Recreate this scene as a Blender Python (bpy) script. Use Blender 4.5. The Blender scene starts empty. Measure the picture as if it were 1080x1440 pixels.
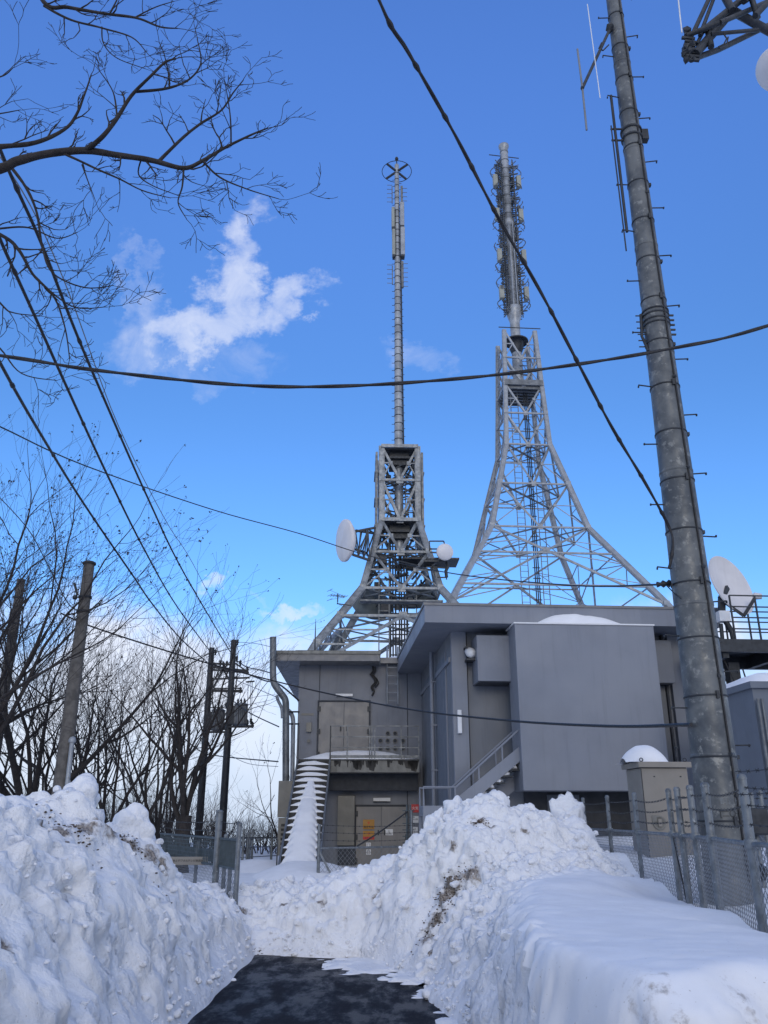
import bpy, math, random
import numpy as np
from mathutils import Vector, Matrix, noise, Quaternion
# ------------------------------------------------------------------ camera / world / sun
scene = bpy.context.scene
TH = math.radians(20.2); F = 1165.0; CZ = 1.6
cam_d = bpy.data.cameras.new("camera"); cam = bpy.data.objects.new("camera", cam_d)
scene.collection.objects.link(cam)
cam.location = (0, 0, CZ); cam.rotation_euler = (math.pi/2 + TH, 0, 0)
cam_d.sensor_fit = 'VERTICAL'; cam_d.sensor_height = 36; cam_d.lens = 36*F/1440
cam_d.clip_start = 0.05; cam_d.clip_end = 5000
scene.camera = cam
scene.render.resolution_x = 768; scene.render.resolution_y = 1024
SUN_EL = math.radians(14); SUN_AZ = math.radians(178)      # azimuth clockwise from +Y: low behind the camera, veiled by thin cloud
EXPO = 1.05
scene.view_settings.view_transform = 'Standard'; scene.view_settings.look = 'None'
scene.view_settings.exposure = EXPO; scene.view_settings.gamma = 1
scene.view_settings.use_curve_mapping = False
sd = bpy.data.lights.new("sun", 'SUN'); sun = bpy.data.objects.new("sun", sd); scene.collection.objects.link(sun)
sd.energy = 0.32; sd.angle = math.radians(20); sd.color = (1.0, 0.88, 0.72)
sdir = Vector((math.sin(SUN_AZ)*math.cos(SUN_EL), math.cos(SUN_AZ)*math.cos(SUN_EL), math.sin(SUN_EL)))
sun.rotation_euler = sdir.to_track_quat('Z', 'Y').to_euler()

def ray(px, py):
    cx = (px-540)/F; cy = (720-py)/F
    return Vector((cx, math.cos(TH)-math.sin(TH)*cy, math.sin(TH)+math.cos(TH)*cy))
def P(px, py, Y):
    d = ray(px, py); t = Y/d.y
    return Vector((d.x*t, Y, CZ+d.z*t))

class NT:
    def __init__(s, nt): s.nt = nt; s.n = nt.nodes; s.l = nt.links
    def add(s, t, **k):
        n = s.n.new(t)
        for a, b in k.items():
            if a in ('operation', 'blend_type', 'data_type', 'sky_type', 'noise_dimensions', 'feature', 'wave_type', 'bands_direction', 'layer_name', 'attribute_name', 'interpolation_type', 'distance'): setattr(n, a, b)
        return n
    def link(s, a, b): s.l.new(a, b)
    def val(s, sock, v):
        if isinstance(v, bpy.types.NodeSocket): s.link(v, sock)
        else: sock.default_value = v
    def m(s, op, a, b=0.0, c=0.0):
        n = s.add('ShaderNodeMath', operation=op); s.val(n.inputs[0], a); s.val(n.inputs[1], b); s.val(n.inputs[2], c); return n.outputs[0]
    def mr(s, v, a, b, c=0.0, d=1.0, smooth=True):
        n = s.add('ShaderNodeMapRange'); n.interpolation_type = 'SMOOTHSTEP' if smooth else 'LINEAR'
        s.val(n.inputs['Value'], v)
        for k, x in zip(('From Min', 'From Max', 'To Min', 'To Max'), (a, b, c, d)): s.val(n.inputs[k], x)
        return n.outputs['Result']
    def noise(s, vec, sc, det=4, rough=.55, dist=0.0):
        n = s.add('ShaderNodeTexNoise'); 
        if vec is not None: s.link(vec, n.inputs['Vector'])
        n.inputs['Scale'].default_value = sc; n.inputs['Detail'].default_value = det; n.inputs['Roughness'].default_value = rough; n.inputs['Distortion'].default_value = dist
        return n.outputs['Fac']
    def mix(s, f, a, b):
        n = s.add('ShaderNodeMix', data_type='RGBA'); s.val(n.inputs[0], f)
        s.val(n.inputs[6], a); s.val(n.inputs[7], b); return n.outputs[2]
    def xyz(s, x, y, z):
        n = s.add('ShaderNodeCombineXYZ'); s.val(n.inputs[0], x); s.val(n.inputs[1], y); s.val(n.inputs[2], z); return n.outputs[0]

world = bpy.data.worlds.new("World"); scene.world = world; world.use_nodes = True
w = NT(world.node_tree); w.n.clear()
sky = w.add('ShaderNodeTexSky', sky_type='NISHITA'); sky.sun_disc = False
sky.sun_elevation = math.radians(17); sky.sun_rotation = SUN_AZ; sky.altitude = 600
sky.air_density = 1.0; sky.dust_density = 0.6; sky.ozone_density = 2.2
tc = w.add('ShaderNodeTexCoord'); sp = w.add('ShaderNodeSeparateXYZ'); w.link(tc.outputs['Generated'], sp.inputs[0])
dx, dy, dz = sp.outputs
ys = w.m('MAXIMUM', dy, 0.05)
a_ = w.m('DIVIDE', dx, ys); b_ = w.m('DIVIDE', dz, ys)
nvec = w.xyz(a_, w.m('MULTIPLY', b_, 1.0), 0.0)
n1 = w.noise(nvec, 6.0, 8, .6, .3); n2 = w.noise(nvec, 2.3, 4, .5)
n3 = w.noise(nvec, 16.0, 8, .62, .8)
wn = w.add('ShaderNodeTexNoise'); w.link(nvec, wn.inputs['Vector']); wn.inputs['Scale'].default_value = 7.0; wn.inputs['Detail'].default_value = 7; wn.inputs['Roughness'].default_value = .62
ws = w.add('ShaderNodeSeparateXYZ'); w.link(wn.outputs['Color'], ws.inputs[0])
aw = w.m('ADD', a_, w.m('MULTIPLY', w.m('SUBTRACT', ws.outputs[0], .5), .30)); bw_ = w.m('ADD', b_, w.m('MULTIPLY', w.m('SUBTRACT', ws.outputs[1], .5), .32))
def blob(px, py, rx, ry, rot=0.0):
    c = P(px, py, 1.0); e = P(px+rx, py, 1.0); g = P(px, py-ry, 1.0)
    ra = abs(e.x-c.x); rb = abs(g.z-c.z)
    u = w.m('SUBTRACT', aw, c.x); v = w.m('SUBTRACT', bw_, c.z-CZ)
    cr, sr = math.cos(rot), math.sin(rot)
    u2 = w.m('ADD', w.m('MULTIPLY', u, cr), w.m('MULTIPLY', v, sr)); v2 = w.m('SUBTRACT', w.m('MULTIPLY', v, cr), w.m('MULTIPLY', u, sr))
    q = w.m('ADD', w.m('POWER', w.m('ABSOLUTE', w.m('DIVIDE', u2, ra)), 2.0), w.m('POWER', w.m('ABSOLUTE', w.m('DIVIDE', v2, rb)), 2.0))
    return w.mr(q, 1.0, 0.0)
mask = None
for args, st in (((325, 380, 58, 105, -.25), .85), ((280, 450, 150, 50, .4), .85), ((400, 415, 85, 34, .1), .72), ((205, 475, 90, 75, .5), .5), ((185, 390, 24, 85, .1), .34), ((300, 500, 120, 40, 0), .35),
             ((298, 812, 34, 22, .7), .75), ((395, 862, 62, 20, .15), .75), ((575, 518, 75, 42, .2), .38), ((350, 840, 28, 16, 0), .35)):
    bl = w.m('MULTIPLY', blob(*args), st)
    mask = bl if mask is None else w.m('MAXIMUM', mask, bl)
nn_ = w.m('ADD', w.m('MULTIPLY', n1, .35), w.m('MULTIPLY', n3, .65))
c1 = w.m('ADD', mask, w.m('MULTIPLY', w.m('SUBTRACT', nn_, .5), 1.35))
c1 = w.m('MULTIPLY', w.mr(c1, 0.02, 1.50, 0, .95, True), w.mr(mask, 0, .22))
hb = w.m('ADD', b_, w.m('MULTIPLY', w.m('SUBTRACT', n1, .5), -.20)); hb = w.m('ADD', hb, w.m('MULTIPLY', w.m('SUBTRACT', n2, .5), -.05))
band = w.m('MULTIPLY', w.mr(hb, .25, .185), w.mr(b_, -.05, .16, .35, 1.0))
band = w.m('MULTIPLY', band, w.mr(w.m('ADD', w.m('MULTIPLY', n1, .5), w.m('MULTIPLY', n2, .5)), .38, .60, .28, 1.0))
behind = w.mr(dy, 0.25, 0.05)                                # unseen clouds behind and overhead, spread to add white ambient light
gn = w.noise(tc.outputs['Generated'], 3.2, 6, .6)
cb = w.m('MULTIPLY', w.mr(gn, .34, .56), behind)
front = w.mr(dy, .05, .2)
cl = w.m('MAXIMUM', w.m('MULTIPLY', w.m('MAXIMUM', c1, w.m('MULTIPLY', band, .9)), front), w.m('MULTIPLY', cb, .9))
tint = w.add('ShaderNodeMix', data_type='RGBA', blend_type='MULTIPLY'); tint.inputs[0].default_value = 1.0
w.link(sky.outputs[0], tint.inputs[6])
w.link(w.mix(w.mr(dz, .42, .80), (0.78, 1.24, 1.80, 1), (1.16, 1.68, 2.72, 1)), tint.inputs[7])
haze_low = w.mix(w.mr(dz, .27, .02, 0, .92), tint.outputs[2], (3.9, 4.9, 6.7, 1))
SKYMUL = 1.0
colr = w.mix(cl, haze_low, (6.9, 7.2, 8.1, 1))
bg = w.add('ShaderNodeBackground'); w.link(colr, bg.inputs[0]); bg.inputs[1].default_value = 0.062
out = w.add('ShaderNodeOutputWorld'); w.link(bg.outputs[0], out.inputs[0])

# ------------------------------------------------------------------ materials
def mat(name, col, rough=.7, metal=0.0, var=.15, vs=3.0, bump=0.0, bs=40.0, col2=None, spec=.5, streak=0.0, fleck=None):
    m = bpy.data.materials.new(name); m.use_nodes = True; t = NT(m.node_tree)
    b = t.n['Principled BSDF']; g = t.add('ShaderNodeTexCoord'); o = g.outputs['Object']
    c2 = col2 or tuple(c*(1-var*2) for c in col)
    f = t.mr(t.noise(o, vs, 5, .6), .35, .68)
    c = t.mix(f, (*col, 1), (*c2, 1))
    if streak:
        mp = t.add('ShaderNodeMapping'); mp.inputs['Scale'].default_value = (5, 5, .35); t.link(o, mp.inputs[0])
        c = t.mix(t.m('MULTIPLY', t.mr(t.noise(mp.outputs[0], 1.6, 5, .65), .48, .75), streak), c, (*[x*.55 for x in col], 1))
    if fleck:
        c = t.mix(t.mr(t.noise(o, fleck[0], 3, .7), fleck[1], fleck[1]+(fleck[3] if len(fleck) > 3 else .06)), c, (*fleck[2], 1))
    t.link(c, b.inputs['Base Color'])
    b.inputs['Metallic'].default_value = metal; b.inputs['Specular IOR Level'].default_value = spec
    t.link(t.mr(t.noise(o, vs*2.3, 3), .3, .7, max(rough-.1, .05), min(rough+.1, 1)), b.inputs['Roughness'])
    if bump:
        bp = t.add('ShaderNodeBump'); bp.inputs['Strength'].default_value = bump; bp.inputs['Distance'].default_value = .01
        t.link(t.noise(o, bs, 4, .6), bp.inputs['Height']); t.link(bp.outputs[0], b.inputs['Normal'])
    return m
M = {}
M['wall'] = mat('grey_wall_panel', (.172, .185, .208), .6, var=.06, vs=.7, bump=.08, bs=120, streak=.35)
M['wall2'] = mat('pale_wall_panel', (.205, .224, .264), .55, var=.07, vs=.5, bump=.06, bs=120, streak=.25)
M['wall3'] = mat('beige_grey_wall', (.200, .212, .240), .65, var=.07, vs=.8, bump=.08, bs=120, streak=.30)
M['bluewall'] = mat('blue_grey_wall', (.135, .155, .188), .6, var=.06, vs=.8, streak=.2)
M['dark'] = mat('dark_trim_and_shade', (.05, .055, .065), .8, var=.1)  # dark joints and frames; also shade painted into recesses
M['door'] = mat('steel_door_paint', (.215, .208, .202), .5, var=.05, vs=1.5, streak=.2)
M['concrete'] = mat('stained_concrete', (.25, .245, .22), .85, var=.15, vs=2.5, bump=.3, bs=60, streak=.95)
M['fascia'] = mat('fascia_metal', (.18, .18, .185), .5, var=.08, vs=2, streak=.35)
M['galv1'] = mat('grey_lattice_steel', (.27, .29, .305), .5, .3, var=.22, vs=4, fleck=(9, .60, (.16, .17, .18)))
M['dishd'] = mat('grey_green_dish_back', (.10, .12, .125), .6, .1, var=.15, vs=2)
M['galv'] = mat('galvanised_lattice_steel', (.31, .335, .365), .5, .3, var=.13, vs=3, fleck=(9, .62, (.24, .25, .26)))
M['galvd'] = mat('weathered_lattice_steel', (.17, .185, .20), .5, .4, var=.2, vs=3)
M['bay'] = mat('dark_galvanised_antenna', (.10, .11, .12), .5, .4, var=.2, vs=3)
M['mast'] = mat('mast_steel', (.36, .38, .40), .5, .4, var=.2, vs=2)
M['pole'] = mat('mottled_galvanised_pole', (.135, .142, .142), .5, .25, vs=3.5, col2=(.062, .070, .078), bump=.15, bs=50, fleck=(10, .54, (.22, .225, .215), .16))
M['post'] = mat('galvanised_fence_post', (.20, .22, .235), .5, .4, var=.22, vs=9, bump=.15, bs=80, fleck=(30, .63, (.33, .35, .36)))
M['wire'] = mat('galvanised_wire', (.22, .235, .25), .55, .3, var=.1)
M['black'] = mat('black_cable_sheath', (.012, .012, .014), .55, var=.1, vs=20)
M['dsteel'] = mat('dark_steel', (.040, .045, .052), .55, .3, var=.2, vs=6)
M['ppole'] = mat('grey_utility_pole', (.13, .12, .108), .85, var=.22, vs=6, bump=.4, bs=60)
M['tan'] = mat('beige_cabinet_paint', (.235, .215, .185), .5, var=.05, vs=2, streak=.12)
M['ltan'] = mat('grey_beige_box_paint', (.185, .18, .16), .55, var=.06, vs=2, streak=.2)
M['white'] = mat('off_white_dish', (.66, .645, .65), .5, var=.05, vs=1.5, streak=.12)
M['wht'] = mat('white_paint', (.72, .73, .74), .5, var=.04)
M['bark'] = mat('dark_bark', (.030, .025, .023), .9, var=.25, vs=8, bump=.6, bs=50)
M['twig'] = mat('thin_twig_bark', (.045, .037, .035), .85, var=.2, vs=5)
M['bark2'] = mat('grey_brown_bark', (.05, .044, .04), .9, var=.25, vs=6, bump=.6, bs=50)
M['leaf'] = mat('withered_leaf', (.05, .035, .025), .8, var=.3)
M['red'] = mat('red_sign_paint', (.55, .02, .025), .45, var=.05)
M['yellow'] = mat('yellow_sign_paint', (.42, .20, .02), .5, var=.06)
M['orange'] = mat('orange_emblem_paint', (.55, .10, .01), .5, var=.06)
M['ink'] = mat('black_lettering', (.015, .015, .015), .6, var=.05)
M['gunit'] = mat('pale_olive_antenna', (.30, .31, .27), .55, var=.1)
M['gate'] = mat('dark_green_grey_gate_sheet', (.06, .085, .10), .7, var=.15, vs=5)
M['soil'] = mat('earth_and_dead_leaves', (.10, .062, .035), .95, vs=20, col2=(.03, .02, .012), bump=1, bs=80)

def snow_mat(name, rough_scale=1.0, tone=(.82, .83, .85)):
    m = bpy.data.materials.new(name); m.use_nodes = True; t = NT(m.node_tree); b = t.n['Principled BSDF']
    o = t.add('ShaderNodeTexCoord').outputs['Object']
    at = t.add('ShaderNodeAttribute'); at.attribute_name = 'dirt'
    n = t.noise(o, 14, 6, .65); n_ = t.noise(o, 3.0, 4, .6)
    f = t.m('MULTIPLY', t.mr(t.m('ADD', t.m('MULTIPLY', at.outputs['Fac'], 1.0), t.m('MULTIPLY', t.m('SUBTRACT', n, .5), 1.2)), .30, .75), .9)
    c = t.mix(t.mr(n_, .3, .7), (*tone, 1), (*[x*.93 for x in tone], 1))
    c = t.mix(f, c, t.mix(t.mr(t.noise(o, 45, 4, .6), .4, .6), (.30, .25, .20, 1), (.07, .05, .035, 1)))
    # fine specks of grit
    c = t.mix(t.m('MULTIPLY', t.mr(t.noise(o, 60, 2, .5), .70, .76), .55), c, (.35, .32, .28, 1))
    t.link(c, b.inputs['Base Color']); b.inputs['Roughness'].default_value = .75; b.inputs['Specular IOR Level'].default_value = .25
    b.inputs['Subsurface Weight'].default_value = 0.0
    bp = t.add('ShaderNodeBump'); bp.inputs['Strength'].default_value = .55*rough_scale; bp.inputs['Distance'].default_value = .02
    def cells(sc):
        v = t.add('ShaderNodeTexVoronoi', feature='F1'); mpv = t.add('ShaderNodeVectorMath', operation='ADD'); t.link(o, mpv.inputs[0])
        nz_ = t.add('ShaderNodeTexNoise'); t.link(o, nz_.inputs['Vector']); nz_.inputs['Scale'].default_value = sc*.6; sc_ = t.add('ShaderNodeVectorMath', operation='SCALE'); t.link(nz_.outputs['Color'], sc_.inputs[0]); sc_.inputs['Scale'].default_value = .9/sc
        t.link(sc_.outputs[0], mpv.inputs[1]); t.link(mpv.outputs[0], v.inputs['Vector']); v.inputs['Scale'].default_value = sc
        return t.m('SUBTRACT', 1.0, t.m('POWER', v.outputs['Distance'], 2.0))
    hgt = t.m('ADD', t.noise(o, 22, 6, .65), t.m('MULTIPLY', t.noise(o, 90, 3, .6), .35))
    if rough_scale > .5:
        gate_ = t.mr(t.noise(o, 2.2, 3, .5), .38, .60, .25, 1.0)
        hgt = t.m('ADD', hgt, t.m('MULTIPLY', gate_, t.m('ADD', t.m('MULTIPLY', cells(16), 1.3), t.m('MULTIPLY', cells(38), .6))))
    t.link(hgt, bp.inputs['Height']); t.link(bp.outputs[0], b.inputs['Normal'])
    return m
M['snow'] = snow_mat('ploughed_snow', 1.0)
M['smooth'] = snow_mat('smooth_fallen_snow', .15)
def asphalt():
    m = bpy.data.materials.new('wet_asphalt'); m.use_nodes = True; t = NT(m.node_tree); b = t.n['Principled BSDF']
    o = t.add('ShaderNodeTexCoord').outputs['Object']
    mp = t.add('ShaderNodeMapping'); mp.inputs['Scale'].default_value = (2.2, .9, 1); t.link(o, mp.inputs[0])
    wet = t.noise(mp.outputs[0], 1.6, 8, .68, .15)
    fr = t.mr(t.noise(mp.outputs[0], 2.6, 10, .78, .1), .54, .76)
    g = t.noise(o, 260, 2, .5); g2 = t.noise(o, 90, 3, .6)
    c = t.mix(t.mr(wet, .40, .60), (.004, .005, .008, 1), (.011, .012, .016, 1))
    c = t.mix(t.m('MULTIPLY', fr, t.mr(g2, .40, .62, .15, .75)), c, (.085, .095, .115, 1))
    c = t.mix(t.mr(g, .58, .70, 0, .5), c, (.045, .047, .052, 1))
    t.link(c, b.inputs['Base Color']); t.link(t.mr(wet, .40, .62, .34, .85), b.inputs['Roughness'])
    b.inputs['Specular IOR Level'].default_value = .16
    bp = t.add('ShaderNodeBump'); bp.inputs['Strength'].default_value = .5; bp.inputs['Distance'].default_value = .006
    t.link(t.m('ADD', g, t.m('MULTIPLY', t.noise(o, 9, 4, .6), 1.5)), bp.inputs['Height']); t.link(bp.outputs[0], b.inputs['Normal'])
    return m
M['asphalt'] = asphalt()

# ------------------------------------------------------------------ mesh builder
COL = scene.collection
class MB:
    def __init__(s): s.v = []; s.f = []; s.sm = []
    def add(s, vs, fs, smooth=False):
        n = len(s.v); s.v.extend(vs); s.f.extend([tuple(i+n for i in f) for f in fs]); s.sm.extend([smooth]*len(fs)); return s
    def box(s, x0, x1, y0, y1, z0, z1):
        vs = [(x, y, z) for z in (z0, z1) for y in (y0, y1) for x in (x0, x1)]
        return s.add(vs, [(0, 2, 3, 1), (4, 5, 7, 6), (0, 1, 5, 4), (2, 6, 7, 3), (0, 4, 6, 2), (1, 3, 7, 5)])
    def frame(s, d, up=None):
        d = d.normalized(); u = up or (Vector((0, 0, 1)) if abs(d.z) < .95 else Vector((0, 1, 0)))
        x = d.cross(u)
        if x.length < 1e-6: x = d.cross(Vector((1, 0, 0)))
        x.normalize(); y = x.cross(d).normalized(); return x, y
    def bar(s, p, q, w, h=None, up=None):
        p = Vector(p); q = Vector(q); h = h or w
        if (q-p).length < 1e-6: return s
        x, y = s.frame(q-p, up); a = x*w/2; b = y*h/2
        vs = [p-a-b, p+a-b, p+a+b, p-a+b, q-a-b, q+a-b, q+a+b, q-a+b]
        return s.add([tuple(v) for v in vs], [(0, 3, 2, 1), (4, 5, 6, 7), (0, 1, 5, 4), (1, 2, 6, 5), (2, 3, 7, 6), (3, 0, 4, 7)])
    def angle(s, p, q, w, t=None):
        "an L-section steel member"
        p = Vector(p); q = Vector(q); t = t or w*.14; x, y = s.frame(q-p)
        s.bar(p+x*(w/2), q+x*(w/2), t, w, up=y)
        return s.bar(p-y*(w/2), q-y*(w/2), w, t, up=y)
    def tube(s, pts, r, n=8, smooth=True, cap=True):
        pts = [Vector(p) for p in pts]; k = len(pts)
        rs = r if isinstance(r, (list, tuple)) else [r]*k
        x = None; vs = []
        for i in range(k):
            d = (pts[min(i+1, k-1)]-pts[max(i-1, 0)])
            if d.length < 1e-9: d = Vector((0, 0, 1))
            d.normalize()
            if x is None: x, y = s.frame(d)
            else:
                x = x - d*x.dot(d)
                if x.length < 1e-6: x, y = s.frame(d)
                x.normalize(); y = x.cross(d)
            for j in range(n):
                a = 2*math.pi*j/n; vs.append(tuple(pts[i]+(x*math.cos(a)+y*math.sin(a))*rs[i]))
        fs = [(i*n+j, i*n+(j+1) % n, (i+1)*n+(j+1) % n, (i+1)*n+j) for i in range(k-1) for j in range(n)]
        s.add(vs, fs, smooth)
        if cap and n > 3:
            s.add([vs[j] for j in range(n)], [tuple(range(n))[::-1]]); s.add([vs[(k-1)*n+j] for j in range(n)], [tuple(range(n))])
        return s
    def lathe(s, prof, o, ax=(0, 0, 1), n=24, smooth=True, sx=1.0):
        o = Vector(o); ax = Vector(ax).normalized(); x, y = s.frame(ax)
        vs = [tuple(o+ax*h+(x*math.cos(2*math.pi*j/n)*sx+y*math.sin(2*math.pi*j/n))*r) for r, h in prof for j in range(n)]
        fs = [(i*n+j, i*n+(j+1) % n, (i+1)*n+(j+1) % n, (i+1)*n+j) for i in range(len(prof)-1) for j in range(n)]
        return s.add(vs, fs, smooth)
    def prism(s, poly, axis, a, b):
        "poly of 2-D points extruded along axis 0/1/2 from a to b"
        def pt(p, c):
            q = [p[0], p[1]]; q.insert(axis, c); return tuple(q)
        n = len(poly); vs = [pt(p, a) for p in poly]+[pt(p, b) for p in poly]
        return s.add(vs, [tuple(range(n)), tuple(range(n, 2*n))[::-1]]+[(i, n+i, n+(i+1) % n, (i+1) % n) for i in range(n)])
    def chunk(s, c, r, seed=0, flat=.8):
        "an angular broken lump"
        vs, fs = ico(2); c = Vector(c); o = Vector((seed*1.37 % 91, seed*2.11 % 77, seed*.73 % 63)); R_ = random.Random(seed)
        q = Quaternion((R_.gauss(0, 1), R_.gauss(0, 1), R_.gauss(0, 1), R_.gauss(0, 1))).normalized(); pl = [(Vector((R_.gauss(0, 1), R_.gauss(0, 1), R_.gauss(0, 1))).normalized(), R_.uniform(.55, .85)) for _ in range(7)]; nv = []
        for v in vs:
            v = Vector(v); k = 1.0
            for n_, d_ in pl:
                dt = v.dot(n_)
                if dt > 0: k = min(k, d_/dt)
            w_ = q @ (v*k*(1+.22*noise.noise(v*2.3+o)))*r; nv.append((c.x+w_.x, c.y+w_.y, c.z+w_.z*flat))
        return s.add(nv, fs, False)
    def blob(s, c, r, seed=0, amp=.25, flat=1.0, sub=2, sc=None):
        vs, fs = ico(sub); c = Vector(c); o = Vector((seed*1.37 % 91, seed*2.11 % 77, seed*.73 % 63))
        q = Quaternion((math.sin(seed), math.cos(seed*1.7), math.sin(seed*2.3), .5)).normalized()
        sc = sc or (1, 1, flat); nv = []
        for v in vs:
            v = Vector(v); k = 1+amp*(noise.noise(v*1.3+o)*1.4+noise.noise(v*3.1+o)*.6)
            w_ = v*k*r; w_ = q @ w_; nv.append((c.x+w_.x*sc[0], c.y+w_.y*sc[1], c.z+w_.z*sc[2]))
        return s.add(nv, fs, False if amp > .34 else True)
    def build(s, name, m, parent=None, bevel=0.0):
        me = bpy.data.meshes.new(name); me.from_pydata([tuple(v) for v in s.v], [], s.f)
        me.polygons.foreach_set('use_smooth', s.sm); me.materials.append(M[m] if isinstance(m, str) else m); me.update()
        o = bpy.data.objects.new(name, me); COL.objects.link(o)
        if parent: o.parent = parent
        if bevel:
            b = o.modifiers.new('bevel', 'BEVEL'); b.width = bevel; b.segments = 2; b.limit_method = 'ANGLE'; b.angle_limit = .9
        return o
_ico = {}
def ico(sub):
    if sub in _ico: return _ico[sub]
    import bmesh
    bm = bmesh.new(); bmesh.ops.create_icosphere(bm, subdivisions=sub, radius=1)
    r = ([tuple(v.co) for v in bm.verts], [tuple(v.index for v in f.verts) for f in bm.faces]); bm.free(); _ico[sub] = r; return r

def tag(o, label=None, cat=None, group=None, kind=None):
    if label: o['label'] = label
    if cat: o['category'] = cat
    if group: o['group'] = group
    if kind: o['kind'] = kind
    return o
def empty(name, loc=(0, 0, 0), rz=0.0, label=None, cat=None, group=None):
    o = bpy.data.objects.new(name, None); COL.objects.link(o); o.location = loc; o.rotation_euler = (0, 0, rz); o.empty_display_size = .2
    return tag(o, label, cat, group)
def copy_tree(o, parent=None):
    c = o.copy(); COL.objects.link(c); c.parent = parent
    for ch in list(o.children): copy_tree(ch, c)
    return c
class Frame:
    "a vertical frame: u to the right along a facade, v away into depth, z up"
    def __init__(s, ox, oy, r): s.o = Vector((ox, oy, 0)); s.r = r; s.u = Vector((math.cos(r), math.sin(r), 0)); s.v = Vector((-math.sin(r), math.cos(r), 0))
    def hit(s, px, py, v0):
        d = ray(px, py); c = Vector((0, 0, CZ))-s.o; t = (v0-c.dot(s.v))/d.dot(s.v); q = c+d*t; return q.dot(s.u), q.z
    def hitu(s, px, py, u0):
        d = ray(px, py); c = Vector((0, 0, CZ))-s.o; t = (u0-c.dot(s.u))/d.dot(s.u); q = c+d*t; return q.dot(s.v), q.z
    def loc(s, p):
        q = Vector(p)-s.o; return Vector((q.dot(s.u), q.dot(s.v), q.z))
    def wld(s, u, v, z): return s.o+s.u*u+s.v*v+Vector((0, 0, z))
def text(name, body, size, loc, rz, m, parent=None, ext=.0015):
    c = bpy.data.curves.new(name, 'FONT'); c.body = body; c.size = size; c.align_x = 'CENTER'; c.align_y = 'CENTER'; c.extrude = ext
    o = bpy.data.objects.new('tmp_'+name, c); COL.objects.link(o); bpy.context.view_layer.update()
    me = bpy.data.meshes.new_from_object(o.evaluated_get(bpy.context.evaluated_depsgraph_get()))
    bpy.data.objects.remove(o); me.materials.clear(); me.materials.append(M[m])
    q = bpy.data.objects.new(name, me); COL.objects.link(q); q.location = loc; q.rotation_euler = (math.pi/2, 0, rz)
    if parent: q.parent = parent
    return q
def sag(p, q, n=16, s=0.0):
    p = Vector(p); q = Vector(q); return [p.lerp(q, i/n)-Vector((0, 0, 4*s*(i/n)*(1-i/n))) for i in range(n+1)]
def catmull(pts, k=6):
    pts = [Vector(p) for p in pts]; o = []
    for i in range(len(pts)-1):
        a, b, c, d = pts[max(i-1, 0)], pts[i], pts[i+1], pts[min(i+2, len(pts)-1)]
        for j in range(k):
            t = j/k; o.append(.5*((2*b)+(c-a)*t+(2*a-5*b+4*c-d)*t*t+(3*b-a-3*c+d)*t**3))
    o.append(pts[-1]); return o
# ------------------------------------------------------------------ snow, ground, road
def SS(a, b, x):
    t = np.clip((x-a)/(b-a), 0, 1); return t*t*(3-2*t)
ctl = []
for px, py, D in ((0, 1122, 6.5), (60, 1140, 7.2), (110, 1128, 7.8), (150, 1158, 8.3), (190, 1160, 8.8), (220, 1212, 9.6), (250, 1236, 10.2), (290, 1254, 10.9), (335, 1272, 11.7),
                  (350, 1266, 12.2), (400, 1255, 12.4), (450, 1248, 12.6), (500, 1235, 12.8), (550, 1226, 12.8),
                  (600, 1195, 12.4), (622, 1158, 12.3), (650, 1136, 12.2), (690, 1124, 12.2), (740, 1140, 12.3), (785, 1154, 12.5)):
    p = P(px, py, D); ctl.append((p.x, p.y, p.z, 1.0))
for x, y, z in ((-3.2, 4, 1.75), (-3, 2, 1.7), (-3.5, 0, 1.7), (-5.5, 6, 1.25), (-5, 9, 1.0), (-4.5, 11, .8), (-3.5, 13.5, .5), (-7, 12, .7), (-8, 6, 1.1), (-8, 2, 1.2),
                (-1.5, 14.6, .42), (0, 15, .42), (-1.5, 20, .30), (1, 19, .35), (-4, 20, .3), (-8, 20, .4), (-1.8, 17, .38), (2.1, 15, .9), (1, 15.2, .5), (3.1, 14, 1.0), (4, 18, 1.15), (7, 16, 1.15), (1.9, 18, .9), (7, 20, 1.1),
                (.95, 4.2, .97), (1.6, 4.2, .99), (2.5, 4.5, .95), (2.7, 6.3, .82), (1.1, 5.3, .95), (1.2, 6.3, .95), (2, 6, .95), (1.4, 8, .95), (2.1, 8, .92), (2.9, 8.5, .76), (3.1, 9.5, .78),
                (3.1, 11, .9), (3.3, 12.6, 1.02), (1.7, 9.3, 1.0), (2.3, 10, .98), (4.5, 8, .95), (4.5, 12, 1.08), (5.5, 6, .95), (5.5, 3, .95), (7.5, 10, 1.1), (3.6, 2, .9)):
    ctl.append((x, y, z, 1.0))
ctl = np.array(ctl)
def plateau(X, Y):
    num = np.zeros_like(X); den = np.zeros_like(X)
    for x, y, z, wt in ctl:
        d2 = (X-x)**2+(Y-y)**2+.02; ww = wt/d2**1.7; num += ww*z; den += ww
    return num/den
RY = [0, 3.4, 4.0, 5, 6, 7.9, 9.0, 9.6, 10.2, 10.8, 11.4, 12]
RX = [1.2, 1.1, .80, .61, .62, .60, .42, .48, .22, -.05, -.45, -.6]
WR = [.4, .4, .32, .26, .35, .8, 1.2, 1.2, 1.3, 1.3, 1.2, 1.2]
def prof(t): t = np.clip(t, -.12, 1); return np.where(t < 0, 1.9*t, 1-(1-np.clip(t, 0, 1))**1.9)
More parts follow.
